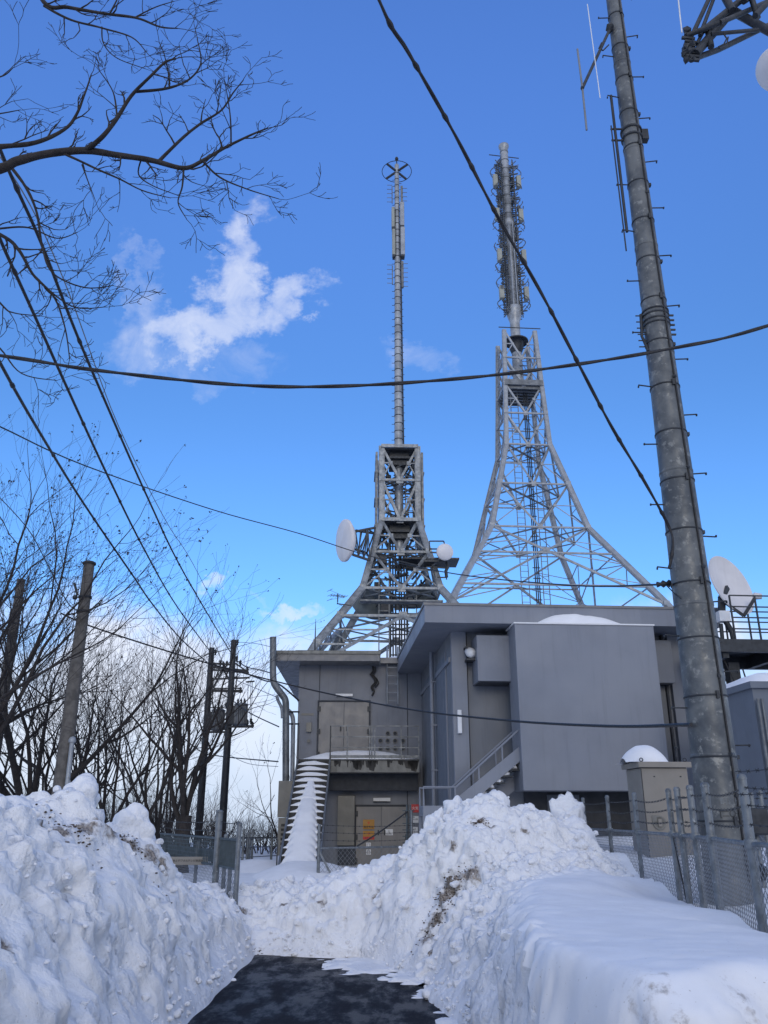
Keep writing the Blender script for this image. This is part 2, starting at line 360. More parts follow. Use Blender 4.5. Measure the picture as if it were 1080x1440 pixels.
def height(X, Y):
    H = plateau(X, Y)
    dl = -1.6-X; wl = np.interp(Y, [0, 8, 10, 11.5], [1.35, 1.25, .75, .45])
    df = Y-11.35-.15*np.sin(X*3); dr = X-np.interp(Y, RY, RX); wr = np.interp(Y, RY, WR)
    hl = prof(dl/wl); hf = prof(df/1.1); hr = np.minimum(prof(dr/wr), prof((Y-3.62-.09*np.sin(X*4)-.05*np.sin(X*9))/.52))
    return np.maximum(H*np.maximum(np.maximum(hl, hf), hr), -.07)
def outer(X, Y):
    g = .32+.8*SS(1.6, 3.2, X)+.35*SS(-3, -6, X)*(1-SS(10, 22, Y))+.75*SS(-3, -5, X)*(1-SS(2, 12, Y))
    g = g-.24*np.maximum(Y-46, 0)-.05*np.maximum(np.abs(X)-40, 0)
    g = g-.10*np.maximum(-20-Y, 0)
    return np.maximum(g, -45)

FX0, FX1, FY0, FY1, ST = -6.0, 5.6, 1.6, 15.6, .031
nx = int((FX1-FX0)/ST)+1; ny = int((FY1-FY0)/ST)+1
xs = np.linspace(FX0, FX1, nx); ys_ = np.linspace(FY0, FY1, ny); GX, GY = np.meshgrid(xs, ys_)
Hh = height(GX, GY)
edge = np.minimum(np.minimum(GX-FX0, FX1-GX), np.minimum(FY1-GY, 99)); eb = SS(0, 1.2, edge)
Hh = Hh*eb+outer(GX, GY)*(1-eb)
road = Hh < .02
gy, gx = np.gradient(Hh, ST); nrm = np.stack([-gx, -gy, np.ones_like(gx)], -1); nrm /= np.linalg.norm(nrm, axis=-1, keepdims=True)
# how lumpy: ploughed heaps are rough, the shelf on the right and the snow behind are smooth
shelf = SS(.7, 1.3, GX-np.interp(GY, [4, 8, 9.5, 11.5], [-.35, .1, .5, 1.6]))*(1-SS(9.6, 11.4, GY-.35*(GX-2)))
shelf = np.maximum(shelf, SS(2.9, 3.3, GX)); shelf = np.maximum(shelf, SS(13.6, 15, GY)*(1-SS(1.4, 2, GX))); shelf = np.maximum(shelf, SS(-4, -5.5, GX)*.6)
near = (1-SS(1.0, 2.2, GY))
lump = np.clip((1-shelf*.94)*SS(.02, .35, Hh), 0, 1)
nf = np.exp(-((GY-3.85)/.30)**2)*(GX > .6)*.55*SS(.05, .3, Hh)*SS(.97, .80, Hh); lump = np.maximum(lump, nf)
DX = np.zeros_like(Hh); dirt = np.zeros_like(Hh)
def surf(px, py):
    "where the line of sight to a pixel meets the snow heightfield"
    d = ray(px, py); t = 2.2
    while t < 15.4:
        x, y, z = d.x*t/d.y, t, CZ+d.z*t/d.y; i = int((x-FX0)/ST); j = int((y-FY0)/ST)
        if 0 <= i < nx and 0 <= j < ny and Hh[j, i] > z: return Vector((x, y, z))
        t += .03
    return Vector((99, 99, 0))
spots = [(surf(a, b), r) for a, b, r in ((632, 1238, .20), (660, 1226, .16), (612, 1285, .17), (600, 1305, .15), (672, 1158, .13), (690, 1165, .08), (604, 1322, .12), (640, 1195, .08), (740, 1165, .08),
         (88, 1162, .13), (115, 1168, .16), (140, 1172, .15), (185, 1180, .18), (215, 1200, .16), (232, 1214, .13), (246, 1300, .07), (12, 1325, .06), (14, 1340, .05), (95, 1175, .12), (165, 1178, .14),
         (340, 1300, .10), (341, 1278, .10), (400, 1275, .08), (455, 1275, .08), (60, 1165, .08), (530, 1262, .08), (620, 1262, .12), (605, 1340, .07))]
def nz(v): return noise.noise(v)
for j in range(ny):
    for i in range(nx):
        L = lump[j, i]; h = Hh[j, i]
        if h < -.05: continue
        p = Vector((GX[j, i], GY[j, i], h))
        if L > .05:
            d = noise.voronoi(p*4.2+Vector((noise.noise(p*3), noise.noise(p*3+Vector((9, 0, 0))), 0))*.7)[0]
            d2 = noise.voronoi(p*9.5)[0]
            f1 = min(1, max(0, .55+nz(p*.9+Vector((3, 3, 3)))*1.2)); d3 = noise.voronoi(p*19)[0]; k = (math.sqrt(max(0, .62-d[0]**2))-.55)*.15*(.4+.7*f1)+(math.sqrt(max(0, .55-d2[0]**2))-.5)*.11*(.3+f1)+(math.sqrt(max(0, .5-d3[0]**2))-.5)*.040*f1+nz(p*1.1)*.16+nz(p*2.7+Vector((5, 1, 2)))*.09+(.22-abs(nz(p*3.4+Vector((0, 8, 0)))))*.10+(.22-abs(nz(p*8)))*.05
            DX[j, i] = k*L*min(1, .4+h)+(nz(p*4+Vector((7, 0, 0)))*.03 if h < .12 else 0)
        else: DX[j, i] = nz(p*1.3)*.05*eb[j, i]+nz(p*.6)*.05*eb[j, i]
        if h > .1:
            bd = 0
            for q, r in spots:
                dd = (p-q); m_ = math.exp(-(dd.x**2+dd.y**2+dd.z**2*1.3)/(r*r*1.1)); bd = max(bd, m_)
            dirt[j, i] = bd*.82
# near cut face of the shelf and the road-side feet carry grey grime
cutface = np.exp(-((GY-3.92)/.22)**2)*(GX > .6)*.42*(.55+.45*np.sin(GX*13+np.sin(GX*31)))
dirt = np.maximum(dirt, cutface)
sideg = np.exp(-((Hh-.62)/.10)**2)*(GX > .45)*(GX < 1.2)*(GY < 6.2)*.30; dirt = np.maximum(dirt, sideg)
foot = np.clip(1-np.abs(Hh-.05)/.08, 0, 1)*.40; dirt = np.maximum(dirt, foot*(Hh > .02))
VX = GX+nrm[..., 0]*DX; VY = GY+nrm[..., 1]*DX; VZ = Hh+nrm[..., 2]*DX
def region(mask_cells, name, m, smooth=True):
    idx = -np.ones((ny, nx), int); q = np.zeros((ny, nx), bool)
    js, is_ = np.nonzero(mask_cells)
    for a in (0, 1):
        for b in (0, 1): q[js+a, is_+b] = True
    sel = np.nonzero(q); idx[sel] = np.arange(len(sel[0]))
    v = np.stack([VX[sel], VY[sel], VZ[sel]], 1)
    f = np.stack([idx[js, is_], idx[js, is_+1], idx[js+1, is_+1], idx[js+1, is_]], 1)
    me = bpy.data.meshes.new(name); me.from_pydata(v.tolist(), [], f.tolist()); me.polygons.foreach_set('use_smooth', [True]*len(f))
    at = me.attributes.new('dirt', 'FLOAT', 'POINT'); at.data.foreach_set('value', dirt[sel].astype(np.float32))
    me.materials.append(M[m]); me.update()
    o = bpy.data.objects.new(name, me); COL.objects.link(o); return o
cx_ = GX[:-1, :-1]; cy_ = GY[:-1, :-1]; hc = Hh[:-1, :-1]
live = hc > -.065
sh = shelf[:-1, :-1] > .5
left = live & (cx_ < -1.55+.0*cy_) & (cy_ < 12.6-.0*cx_) & (cx_ > -5)
farw = live & ~left & (cx_ < .35-(cy_-12)*.1) & (cx_ > -5) & (cy_ < 14) & (cy_ > 11.0)
heap = live & ~left & ~farw & ~sh & (cx_ > -.6) & (cy_ < 14.2)
shelfm = live & ~left & ~farw & ~heap & (cx_ > .3) & (cy_ < 12)& (cx_ < 3.4)
rest = live & ~left & ~farw & ~heap & ~shelfm
tag(region(left, 'snow_bank', 'snow'), 'tall ploughed bank of lumpy snow along the left edge of the road', 'snow bank')
tag(region(farw, 'snow_bank', 'snow'), 'low wall of ploughed snow closing off the far end of the cleared asphalt', 'snow bank')
tag(region(heap, 'snow_heap', 'snow'), 'high heap of chunky ploughed snow streaked with brown soil before the metal stairs', 'snow heap')
tag(region(shelfm, 'snow_bank', 'smooth'), 'smooth shelf of untouched snow with a cut near face beside the chain-link fence', 'snow bank')
tag(region(rest, 'snow_field', 'smooth'), kind='structure')

# far ground and the rise behind the camera
def ground_sheet():
    X1 = list(np.arange(-180, -50, 10))+list(np.arange(-50, -8, 2))+list(np.arange(-8, 8.01, 1.0))+list(np.arange(10, 50, 2))+list(np.arange(50, 181, 10))
    Y1 = list(np.arange(-160, -40, 8))+list(np.arange(-40, -1, 2))+list(np.arange(-.0, 17, 1.0))+list(np.arange(18, 70, 2))+list(np.arange(70, 900, 30))
    X, Y = np.meshgrid(X1, Y1); Z = outer(X, Y)
    for a in range(X.shape[0]):
        for b in range(X.shape[1]):
            Z[a, b] += noise.noise(Vector((X[a, b]*.13, Y[a, b]*.13, 3)))*.25+noise.noise(Vector((X[a, b]*.03, Y[a, b]*.03, 3)))*(0 if abs(Y[a, b]) < 45 else 2.0)
    ins = (X > FX0+.5) & (X < FX1-.5) & (Y > -8) & (Y < FY1-.5); Z = np.where(ins, -.3, Z)
    n_, m_ = X.shape; vs = np.stack([X.ravel(), Y.ravel(), Z.ravel()], 1).tolist()
    fs = [(a*m_+b, a*m_+b+1, (a+1)*m_+b+1, (a+1)*m_+b) for a in range(n_-1) for b in range(m_-1)]
    o = MB().add(vs, fs, True).build('snowy_ground', 'smooth'); tag(o, kind='structure')
ground_sheet()
rd = MB(); k = 24
for i in range(k):
    for j in range(k*2):
        x0 = -2.6+i*(6.2/k); y0 = -9+j*(21.5/(2*k)); rd.add([(x0, y0, 0), (x0+6.2/k, y0, 0), (x0+6.2/k, y0+21.5/(2*k), 0), (x0, y0+21.5/(2*k), 0)], [(0, 1, 2, 3)])
tag(rd.build('road', 'asphalt'), kind='structure')

# snow clods scattered over the ploughed heaps (uncountable)
def clods(n, seed, sel, name, label, rng=(.025, .085), up=1.0):
    R = random.Random(seed); js, is_ = np.nonzero(sel); mb = MB()
    for q in range(n):
        t = R.randrange(len(js)); j, i = js[t], is_[t]
        r = rng[0]+(rng[1]-rng[0])*R.random()**3
        mb.chunk((VX[j, i]+R.uniform(-ST, ST), VY[j, i]+R.uniform(-ST, ST), VZ[j, i]+r*.12), r, seed=R.randrange(100000))
    o = mb.build(name, 'snow'); tag(o, label, 'snow clods', kind='stuff'); return o
full = lambda c: np.pad(c, ((0, 1), (0, 1)))
clods(1100, 1, full(left & (cy_ > 2) & (cx_ > -3.3)), 'snow_clods', 'loose frozen clods of snow lying over the left bank', (.008, .05))
clods(1000, 2, full(heap & (cy_ > 6)), 'snow_clods', 'loose frozen clods of snow lying over the tall right heap', (.010, .065))
clods(260, 3, full(farw), 'snow_clods', 'loose frozen clods of snow on the far snow wall')
edgeR = live & (hc < .22) & (hc > .03) & (cy_ > 3) & (cx_ < 1.6)
clods(450, 4, full(edgeR), 'snow_clods', 'crumbs of snow fallen along the road edge', (.008, .035))
def slush():
    R = random.Random(8); mb = MB()
    def patch(cx, cy, rx, ry, h, seed):
        N = 44; vs = []
        for j in range(N+1):
            for i in range(N+1):
                a = i/N*2-1; b = j/N*2-1; x = cx+a*rx; y = cy+b*ry; k_ = .75-(a*a+b*b)*1.0+noise.noise(Vector((x*2.3, y*4.5, seed)))*1.5+noise.noise(Vector((x*7, y*13, seed)))*1.0
                vs.append((x, y, min(h, k_*h*1.6)-.004))
        mb.add(vs, [(j*(N+1)+i, j*(N+1)+i+1, (j+1)*(N+1)+i+1, (j+1)*(N+1)+i) for j in range(N) for i in range(N)], True)
    for px, py, rx, ry, h in ((530, 1358, .62, .62, .03), (585, 1376, .42, .42, .035), (480, 1348, .35, .22, .02), (600, 1398, .16, .3, .02), (640, 1430, .18, .4, .025)):
        d = ray(px, py); t = -CZ/d.z; patch(d.x*t, d.y*t, rx, ry, h, px)
    tag(mb.build('slush', 'snow'), 'thin trampled slush left on the edges of the cleared asphalt', 'slush', kind='stuff')
slush()
def block(px, py, D, r, seed, label, sc=(1, 1, .8), amp=.38, m='snow'):
    mb = MB(); mb.blob((0, 0, 0), r, seed=seed, amp=amp*.8, sub=4, sc=sc)
    nv = []
    for v in mb.v:
        v = Vector(v); v2 = v+v.normalized()*(noise.noise(v*7+Vector((seed, 0, 0)))*.05+noise.noise(v*18)*.018); nv.append(tuple(v2))
    mb.v = nv; mb.sm = [True]*len(mb.sm); o = mb.build('snow_block', m); o.location = P(px, py, D)
    at = o.data.attributes.new('dirt', 'FLOAT', 'POINT')
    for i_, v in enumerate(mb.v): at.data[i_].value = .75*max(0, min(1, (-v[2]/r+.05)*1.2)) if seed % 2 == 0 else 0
    return tag(o, label, 'snow block')
block(113, 1128, 8.0, .19, 4, 'large rounded snow block crowning the left bank in front of the utility pole', (.85, 1, 1.15), .3)
block(88, 1152, 7.9, .20, 11, 'broad snow block low on the left bank crest below the tallest block', (1.3, 1, .6), .3)
block(186, 1165, 9.0, .20, 7, 'smooth domed snow block right of the tallest one on the left bank crest', (.95, 1, 1.1), .2)
block(162, 1180, 8.9, .16, 8, 'small dirty snow block between the two largest ones on the left bank', (1.1, 1, .8), .3)
block(612, 1170, 12.1, .22, 13, 'jagged snow block standing on the left shoulder of the high heap', (.7, .8, 1.2), .45)
block(638, 1145, 12.2, .20, 15, 'upright snow block near the top of the high heap', (.8, .8, 1.0), .45)
block(800, 1160, 13.2, .33, 17, 'pale slab of snow leaning behind the first thin fence posts', (.7, .5, 1.0), .75)
block(605, 1365, 9.9, .14, 5, 'fist-like snow lump at the foot of the heap by the asphalt', (1.2, 1, .9), .3)
block(640, 1345, 9.9, .16, 9, 'rounded snow lump resting low on the heap above the road edge', (1, 1, .9), .3)
def soil_patch(px, py, D, r, seed, n, label):
    R = random.Random(seed); mb = MB(); c = surf(px, py)
    for q in range(n*2):
        x = c.x+R.gauss(0, r); y = c.y+R.gauss(0, r*.6)
        i = int((x-FX0)/ST); j = int((y-FY0)/ST)
        if 0 <= i < nx and 0 <= j < ny: mb.blob((VX[j, i]+R.uniform(-ST, ST), VY[j, i]+R.uniform(-ST, ST), VZ[j, i]+.002), R.uniform(.004, .013), seed=R.random()*50, amp=.5, sub=1, flat=.6)
    tag(mb.build('dead_leaves', 'soil'), label, 'dead leaves', kind='stuff')
soil_patch(632, 1238, 11.3, .13, 1, 120, 'brown dead leaves and soil crumbs in the upper streak on the high heap')
soil_patch(612, 1288, 10.7, .11, 2, 90, 'brown dead leaves in the lower dark streak on the high heap')
soil_patch(674, 1160, 12.0, .07, 3, 45, 'brown soil crumbs beside the top of the high heap')
soil_patch(185, 1178, 9.0, .16, 4, 110, 'earth and dead leaves strewn along the crest of the left bank')
soil_patch(245, 1298, 8.6, .05, 5, 30, 'small dark cluster of earth on the face of the left bank')
soil_patch(100, 1166, 7.8, .12, 6, 70, 'earth crumbs under the tallest block on the left bank')
soil_patch(366, 1346, 11.2, .05, 7, 16, 'reddish stones at the far left corner of the asphalt')
def lerp_(a, b, t): return a+(b-a)*t
# ------------------------------------------------------------------ left building
L = Frame(0, 27.5, math.radians(1.15))
LB = empty('equipment_building', (0, 27.5, 0), L.r, 'two-storey grey equipment building with a flat projecting roof, upper and lower steel doors', 'building')
def HL(px, py, v=0.0): return L.hit(px, py, v)
u0 = HL(419, 1000)[0]; u1 = 6.5; ZR = 6.32
MB().box(u0, u1, 0, 15.5, -.3, ZR).build('wall', 'wall3', LB)
# roof slab, front left portion deeper, right portion set back
ul, zt = HL(385, 915, -.85); ur = HL(534, 918, -.85)[0]; zb = HL(387, 929, -.85)[1]
rf = MB().box(ul, ur, -.85, 16, zb, zt-.10).build('roof', 'fascia', LB)
MB().box(ul-.03, ur+.03, -.90, 16.05, zt-.10, zt).build('coping', 'concrete', rf)
MB().box(ur+.03, u1, -.35, 16, ZR, zt-.12).build('roof', 'fascia', LB)
def snow_cap(name, x0, x1, y0, y1, z, h, parent=None, seed=0, nx_=28, ny_=14, label=None, loc=None, rz=0, edge=.12, prm=None):
    mb = MB(); vs = []; fs = []
    for j in range(ny_+1):
        for i in range(nx_+1):
            a = i/nx_; b = j/ny_; x = x0+(x1-x0)*a; y = y0+(y1-y0)*b
            if prm == 'dome': k = max(0, (1-(abs(2*a-1))**2.2))*max(0, 1-(abs(2*b-1))**2.6)
            else:
                ex = min(a, 1-a)*abs(x1-x0); ey = min(b, 1-b)*abs(y1-y0); k = (1-math.exp(-min(ex, ey)/edge))
            zz = z+h*k*(1+.18*noise.noise(Vector((x*.9+seed, y*.9, seed)))+.05*noise.noise(Vector((x*5, y*5, seed)))); vs.append((x, y, zz))
    n1_ = nx_+1; fs = [(j*n1_+i, j*n1_+i+1, (j+1)*n1_+i+1, (j+1)*n1_+i) for j in range(ny_) for i in range(nx_)]
    o = mb.add(vs, fs, True).build(name, 'smooth', parent)
    if loc is not None: o.location = loc; o.rotation_euler = (0, 0, rz)
    if label: tag(o, label, 'snow cap', kind='stuff')
    return o
LL = (0, 27.5, 0)
snow_cap('roof_snow', ul+.9, ur, -.8, 8, zt+.002, .09, label='thin snow along the roof edge of the left building', loc=LL, rz=L.r, edge=.3)
snow_cap('roof_snow', ur+.05, 6.3, -.25, 8, zt-.118, .20, label='snow on the set-back roof by the wall ladder', loc=LL, rz=L.r, edge=.3)
# wall joints
for px in (448.5, 573): 
    u, _ = HL(px, 1000); MB().box(u-.012, u+.012, -.012, .01, 3.2, ZR-.01).build('wall_joint', 'dark', LB)
u, _ = HL(573, 1130); MB().box(u-.012, u+.012, -.012, .01, 0, 2.7).build('wall_joint', 'dark', LB)
def rectL(px0, py0, px1, py1, d0, d1, name, m, parent=LB, fr=L, bevel=0.0):
    a, zt_ = fr.hit(px0, py0, d0); b, _ = fr.hit(px1, py0, d0); _, zb_ = fr.hit((px0+px1)/2, py1, d0)
    return MB().box(min(a, b), max(a, b), min(d0, d1), max(d0, d1), min(zt_, zb_), max(zt_, zb_)).build(name, m, parent, bevel)
def door(px0, py0, px1, py1, fr, parent, label, zbot=None):
    a, zt_ = fr.hit(px0, py0, -.03); b, _ = fr.hit(px1, py0, -.03); _, zb_ = fr.hit((px0+px1)/2, py1, -.03)
    if zbot is not None: zb_ = zbot
    d = MB(); t = .05
    d.box(a-t, a, -.05, .0, zb_, zt_+t); d.box(b, b+t, -.05, .0, zb_, zt_+t); d.box(a, b, -.05, 0, zt_, zt_+t)
    fo = d.build('door_frame', 'dark', parent); mid = (a+b)/2
    for s, (x0, x1) in enumerate(((a+.004, mid-.008), (mid+.008, b-.004))):
        lf = MB().box(x0, x1, -.035, .0, zb_+.02, zt_-.008).build('door_leaf', 'door', parent, .004)
        hx = x0 if s == 0 else x1
        hm = MB()
        for f in (.12, .5, .88):
            z = zb_+(zt_-zb_)*f; hm.box(hx-.05, hx+.05, -.075, -.052, z-.08, z+.08)
        hm.build('hinge', 'dsteel', lf)
        xx = mid+(-.1 if s == 0 else .1); MB().box(xx-.02, xx+.02, -.08, -.035, zb_+.95, zb_+1.1).build('handle', 'dsteel', lf)
    return a, b, zb_, zt_
door(449, 987, 519, 1067, L, LB, 'u', 3.24)
dl = door(501, 1134, 572, 1226, L, LB, 'l', .12)
rectL(472, 975.5, 496, 979, -.09, 0, 'door_lamp', 'wht'); rectL(525, 1122, 549, 1127, -.10, 0, 'door_lamp', 'wht')
rectL(525, 1126.5, 549, 1128, -.10, 0, 'lamp_tray', 'dsteel')
rectL(431, 1016, 438, 1029, -.12, 0, 'switch_box', 'ltan'); rectL(432, 1040, 436, 1044, -.06, 0, 'outlet_cover', 'ltan')
rectL(424, 1003, 441, 1006, -.015, 0, 'name_plate', 'ltan')
# round cable ports
for py, pxs in ((1031.4, (535, 545.3, 555.6, 566.6)), (1041.8, (535, 545.3, 555.6, 566.6)), (1052.5, (535, 545.3, 555.6, 566.6))):
    for k_, px in enumerate(pxs):
        if py < 1035 and k_ in (0, 3): continue
        u, z = HL(px, py, -.03); b = MB(); b.lathe([(.055, 0), (.055, .03), (.075, .03), (.075, .0)], (u, 0, z), (0, -1, 0), 14); o = b.build('cable_port', 'ltan', LB)
        MB().lathe([(.0, .012), (.054, .012)], (u, 0, z), (0, -1, 0), 14).build('port_opening', 'dark', o)
# hanging hose
hp = []
for px, py in ((524, 937), (525, 943), (522, 948), (527, 954), (529, 960), (524, 966), (526, 972), (523, 978)):
    u, z = HL(px, py, -.10); hp.append((u, -.10-.03*math.sin(py), z))
hose = MB(); hose.tube(catmull(hp, 5), .03, 8); hose.tube([(q[0]+.07, q[1]-.02, q[2]-.02) for q in catmull(hp[:6], 5)], .022, 8); hose.tube([(q[0]-.05, q[1]-.03, q[2]+.01) for q in catmull(hp[2:7], 5)], .018, 6)
tag(hose.build('cable_bundle', 'black', LB))
# wall ladder
a, zt_ = HL(544.5, 920, -.25); b, _ = HL(559.5, 920, -.25); _, zb_ = HL(552, 990, -.25)
lad = MB()
for x in (a, b): lad.tube([(x, 0, zt_-.1), (x, -.25, zt_+.25), (x, -.25, zb_)], .028, 6)
z = zb_+.1
while z < zt_: lad.tube([(a, -.25, z), (b, -.25, z)], .018, 5); z += .27
lad.build('wall_ladder', 'galv', LB)
# balcony
zB = 3.22; bu0 = HL(418, 1068, -1.35)[0]; bu1 = HL(589.5, 1068, -1.35)[0]
bal = MB().box(bu0, bu1, -1.35, -.001, zB-.36, zB-.02)
bo = bal.build('balcony', 'concrete', LB)
su0 = HL(465, 1068, -1.35)[0]
stn = MB(); Rs = random.Random(4)
for k in range(46):
    x = lerp_(su0+.05, bu1-.03, Rs.random()); wd_ = Rs.uniform(.02, .10) if Rs.random() < .8 else Rs.uniform(.15, .35); hh_ = Rs.uniform(.05, .22) if wd_ < .12 else Rs.uniform(.22, .33); x1_ = min(x+wd_, bu1-.01)
    stn.add([(x, -1.3525, zB-.021), (x1_, -1.3525, zB-.021), (x1_-(x1_-x)*.3, -1.3525, zB-.021-hh_), (x+(x1_-x)*.2, -1.3525, zB-.021-hh_*.9)], [(0, 1, 2, 3)])
stn.build('water_stain', 'ink', bo)
MB().box(bu0-.01, bu1+.0, -1.37, -.001, zB-.02, zB+.02).build('balcony_edge', 'dsteel', bo)
MB().box(bu0+.6, bu1, -.60, -.002, zB-.86, zB-.362).build('balcony_shade', 'dark', bo)  # dark box stands in for the shade under the balcony slab
snow_cap('balcony_snow', bu0+.05, bu1-.02, -1.33, -.05, zB+.021, .30, label='rounded snow lying on the balcony of the left building', loc=LL, rz=L.r, prm='dome')
rl = MB(); 
for px in (465, 488.5, 520, 523, 527, 564, 588.5):
    u, z1 = HL(px, 1031, -1.3); rl.bar((u, -1.3, zB), (u, -1.3, zB+1.0), .035)
for zz in (1.0, .68, .36): rl.bar((su0, -1.3, zB+zz), (bu1, -1.3, zB+zz), .03)
rl.bar((su0, -1.3, zB+.1), (bu1, -1.3, zB+.1), .01, .08)
rl.build('railing', 'galvd', bo)
# small plinth cabinet by the lower door
rectL(475, 1119, 499, 1189, -.35, -.001, 'wall_cabinet', 'ltan', bevel=.01)
MB().box(HL(475, 1189, -.35)[0], HL(499, 1189, -.35)[0], -.30, -.001, .2, HL(487, 1189, -.35)[1]).build('cabinet_plinth', 'dark', LB)
# roof hatch box and lightning rod on roof
rb = empty('roof_box', L.wld(HL(436, 912, .8)[0], .8, zt), L.r, 'low black box standing on the left roof edge below the tower leg', 'box')
a0, a1 = HL(418, 912, .8)[0], HL(454, 912, .8)[0]; cxx = (a0+a1)/2
MB().box(a0-cxx, a1-cxx, -.3, .3, .0, .22).build('box_body', 'dsteel', rb, .02)
MB().box(a0-cxx-.03, a1-cxx+.03, -.33, .33, .22, .27).build('box_lid', 'dsteel', rb)
p = L.wld(HL(443, 905, 1.5)[0], 1.5, 6.5); lr = MB().tube([p, p+Vector((0, 0, 1.2)), p+Vector((0, 0, 1.7))], [.03, .02, .006], 6); tag(lr.build('lightning_rod', 'dsteel'), 'short thin lightning rod on the left building roof', 'lightning rod')

# ---- snowy staircase
def staircase():
    st = empty('outdoor_staircase', L.wld((bu0+su0)/2, -1.37, 0), L.r, 'steep dark open-tread staircase nearly buried in snow up to the balcony of the left building', 'staircase')
    W0 = (su0-bu0)/2-.02; n = 18; rise = (zB-.05-.15)/n; run = .285
    for s in (-1, 1):
        MB().prism([(0, zB-.18), (0, zB+.04), (-n*run-.1, zB+.04-n*rise-.06), (-n*run-.1, zB-.18-n*rise-.06)], 0, s*W0-.025, s*W0+.025).build('stringer', 'galvd', st)
        h = MB()
        for k_ in (0,):
            h.bar((s*W0, -k_*run, zB), (s*W0, -k_*run, zB+1.0), .035)
        if s < 0: 
            h.bar((s*W0, -n*run, zB-n*rise-.4), (s*W0, -n*run, zB-n*rise+.9), .03)
        h.build('rail_post', 'dsteel', st)
    for k_ in range(1, n+1):
        z = zB-k_*rise; y = -k_*run
        tr = MB().box(-W0+.026, W0-.026, y, y+run*.92, z-.02, z).box(-W0+.026, W0-.026, y+run*.88, y+run*.92, z+.001, z+rise-.021).build('tread', 'ink', st)  # black riser plates added to stand in for the shaded gaps between treads
    # snow pillows on treads
    for k_ in range(1, n+1):
        z = zB-k_*rise; y = -k_*run; t = k_/n; mb = MB(); m1, m2 = 18, 6; vs = []
        for j in range(m2+1):
            for i in range(m1+1):
                a = i/m1*2-1; b = j/m2; x = a*(W0-.03); hh = (.022+.085*(1-abs(a)**2.2)*(1+.5*noise.noise(Vector((a*1.5, k_*1.7, 2)))))*math.sin(math.pi*min(1, .12+b*.88))**.45
                vs.append((x, y-.02+b*run*.9, z+.003+hh))
        fs = [(j*(m1+1)+i, j*(m1+1)+i+1, (j+1)*(m1+1)+i+1, (j+1)*(m1+1)+i) for j in range(m2) for i in range(m1)]
        # underside lip
        mb.add(vs, fs, True); q0 = [(v[0], v[1], z+.001) for v in vs[:m1+1]]; mb.add(q0+vs[:m1+1], [(i, i+1, m1+2+i, m1+1+i) for i in range(m1)], True)
        o = mb.build('tread_snow', 'smooth', st)
    # drift running down the middle
    mb = MB(); m1, m2 = 24, 200; vs = []
    for j in range(m2+1):
        t = j/m2; y = -4.0*run-(n-4+3.5)*run*t; k_ = -y/run; zc = zB-k_*rise
        wd = (.20+.78*min(1, t*1.5)**.55)*W0*(1+.35*max(0, t-.80)*6)*(.95+.05*math.cos(2*math.pi*(k_+.3))+.10*noise.noise(Vector((k_*.45, 0, 9)))); crown = .09+.13*math.sin(min(1, t*1.15)*math.pi*.5)
        bump = .07*noise.noise(Vector((0, k_*.5, 3)))+.05*math.exp(-((t-.33)/.06)**2)
        for i in range(m1+1):
            a = i/m1*2-1; x = a*wd; prof_ = (1-abs(a)**3.6)
            ripple = .02*max(0, (abs(a)-.25))*math.sin(2*math.pi*k_)
            vs.append((x, y+ripple, max(zc+crown*prof_+bump*prof_-.03-(1-prof_)*.06, -.1)))
    fs = [(j*(m1+1)+i, (j+1)*(m1+1)+i, (j+1)*(m1+1)+i+1, j*(m1+1)+i+1) for j in range(m2) for i in range(m1)]
    mb.add(vs, fs, True); dr = mb.build('snow_drift', 'smooth', st)
staircase()
# ground snow rising round the stair foot and left of it
def mound(px, py, D, rx, ry, h, label, z=None):
    p = P(px, py, D); mb = MB(); vs = []; N = 30
    for j in range(N+1):
        for i in range(N+1):
            a = i/N*2-1; b = j/N*2-1; k_ = max(0, 1-(a*a+b*b)); vs.append((a*rx, b*ry, h*k_**.8*(1+.15*noise.noise(Vector((a*2+px, b*2, 1))))-.12))
    mb.add(vs, [(j*(N+1)+i, j*(N+1)+i+1, (j+1)*(N+1)+i+1, (j+1)*(N+1)+i) for j in range(N) for i in range(N)], True)
    o = mb.build('snow_mound', 'smooth'); o.location = (p.x, p.y, z if z is not None else p.z-h); return tag(o, label, 'snow mound')
mound(432, 1215, 20.8, 1.5, 2.4, .5, 'gentle snow mound burying the foot of the snowy staircase', .25)
mound(372, 1200, 23.5, 1.8, 2.2, .42, 'low snow mound left of the snowy staircase by the utility box', .25)
mound(515, 1225, 23.0, 2.6, 3.0, .45, 'drifted snow before the lower steel doors', .0)
mound(850, 1190, 13.8, 1.5, 1.6, .34, 'snow drift piled against the beige cabinet behind the fence', 0.98)

# ---- pipes and utility box left of the building
def wpipe(pts, r, name, m, label=None, cat=None, Y=26.9, n=12, parent=None):
    o = MB().tube(catmull([P(q[0], q[1], Y) for q in pts], 5), r, n).build(name, m, parent)
    if label: tag(o, label, cat)
    return o
wpipe([(384, 896), (384, 925), (384, 950), (386, 962), (395, 975), (401, 984), (402, 998), (402, 1030), (402, 1060), (402, 1098)], .105, 'vent_pipe', 'galvd', 'thick steel vent pipe bending down the left corner of the left building', 'pipe', 26.2, 14)
wpipe([(389, 978), (391, 985), (396, 996), (397, 1010)], .05, 'conduit_pipe', 'galv', 'short thin bent conduit behind the thick vent pipe', 'pipe', 27.0)
wpipe([(402, 997), (409, 1003), (412, 1012), (412, 1030), (411, 1098)], .07, 'drain_pipe', 'galv', 'slim drain pipe running down between the vent pipe and the wall', 'pipe', 27.1)
pb = MB(); 
for py in (1001, 1018): pb.bar(P(401, py, 26.6), P(420, py, 27.4), .05)
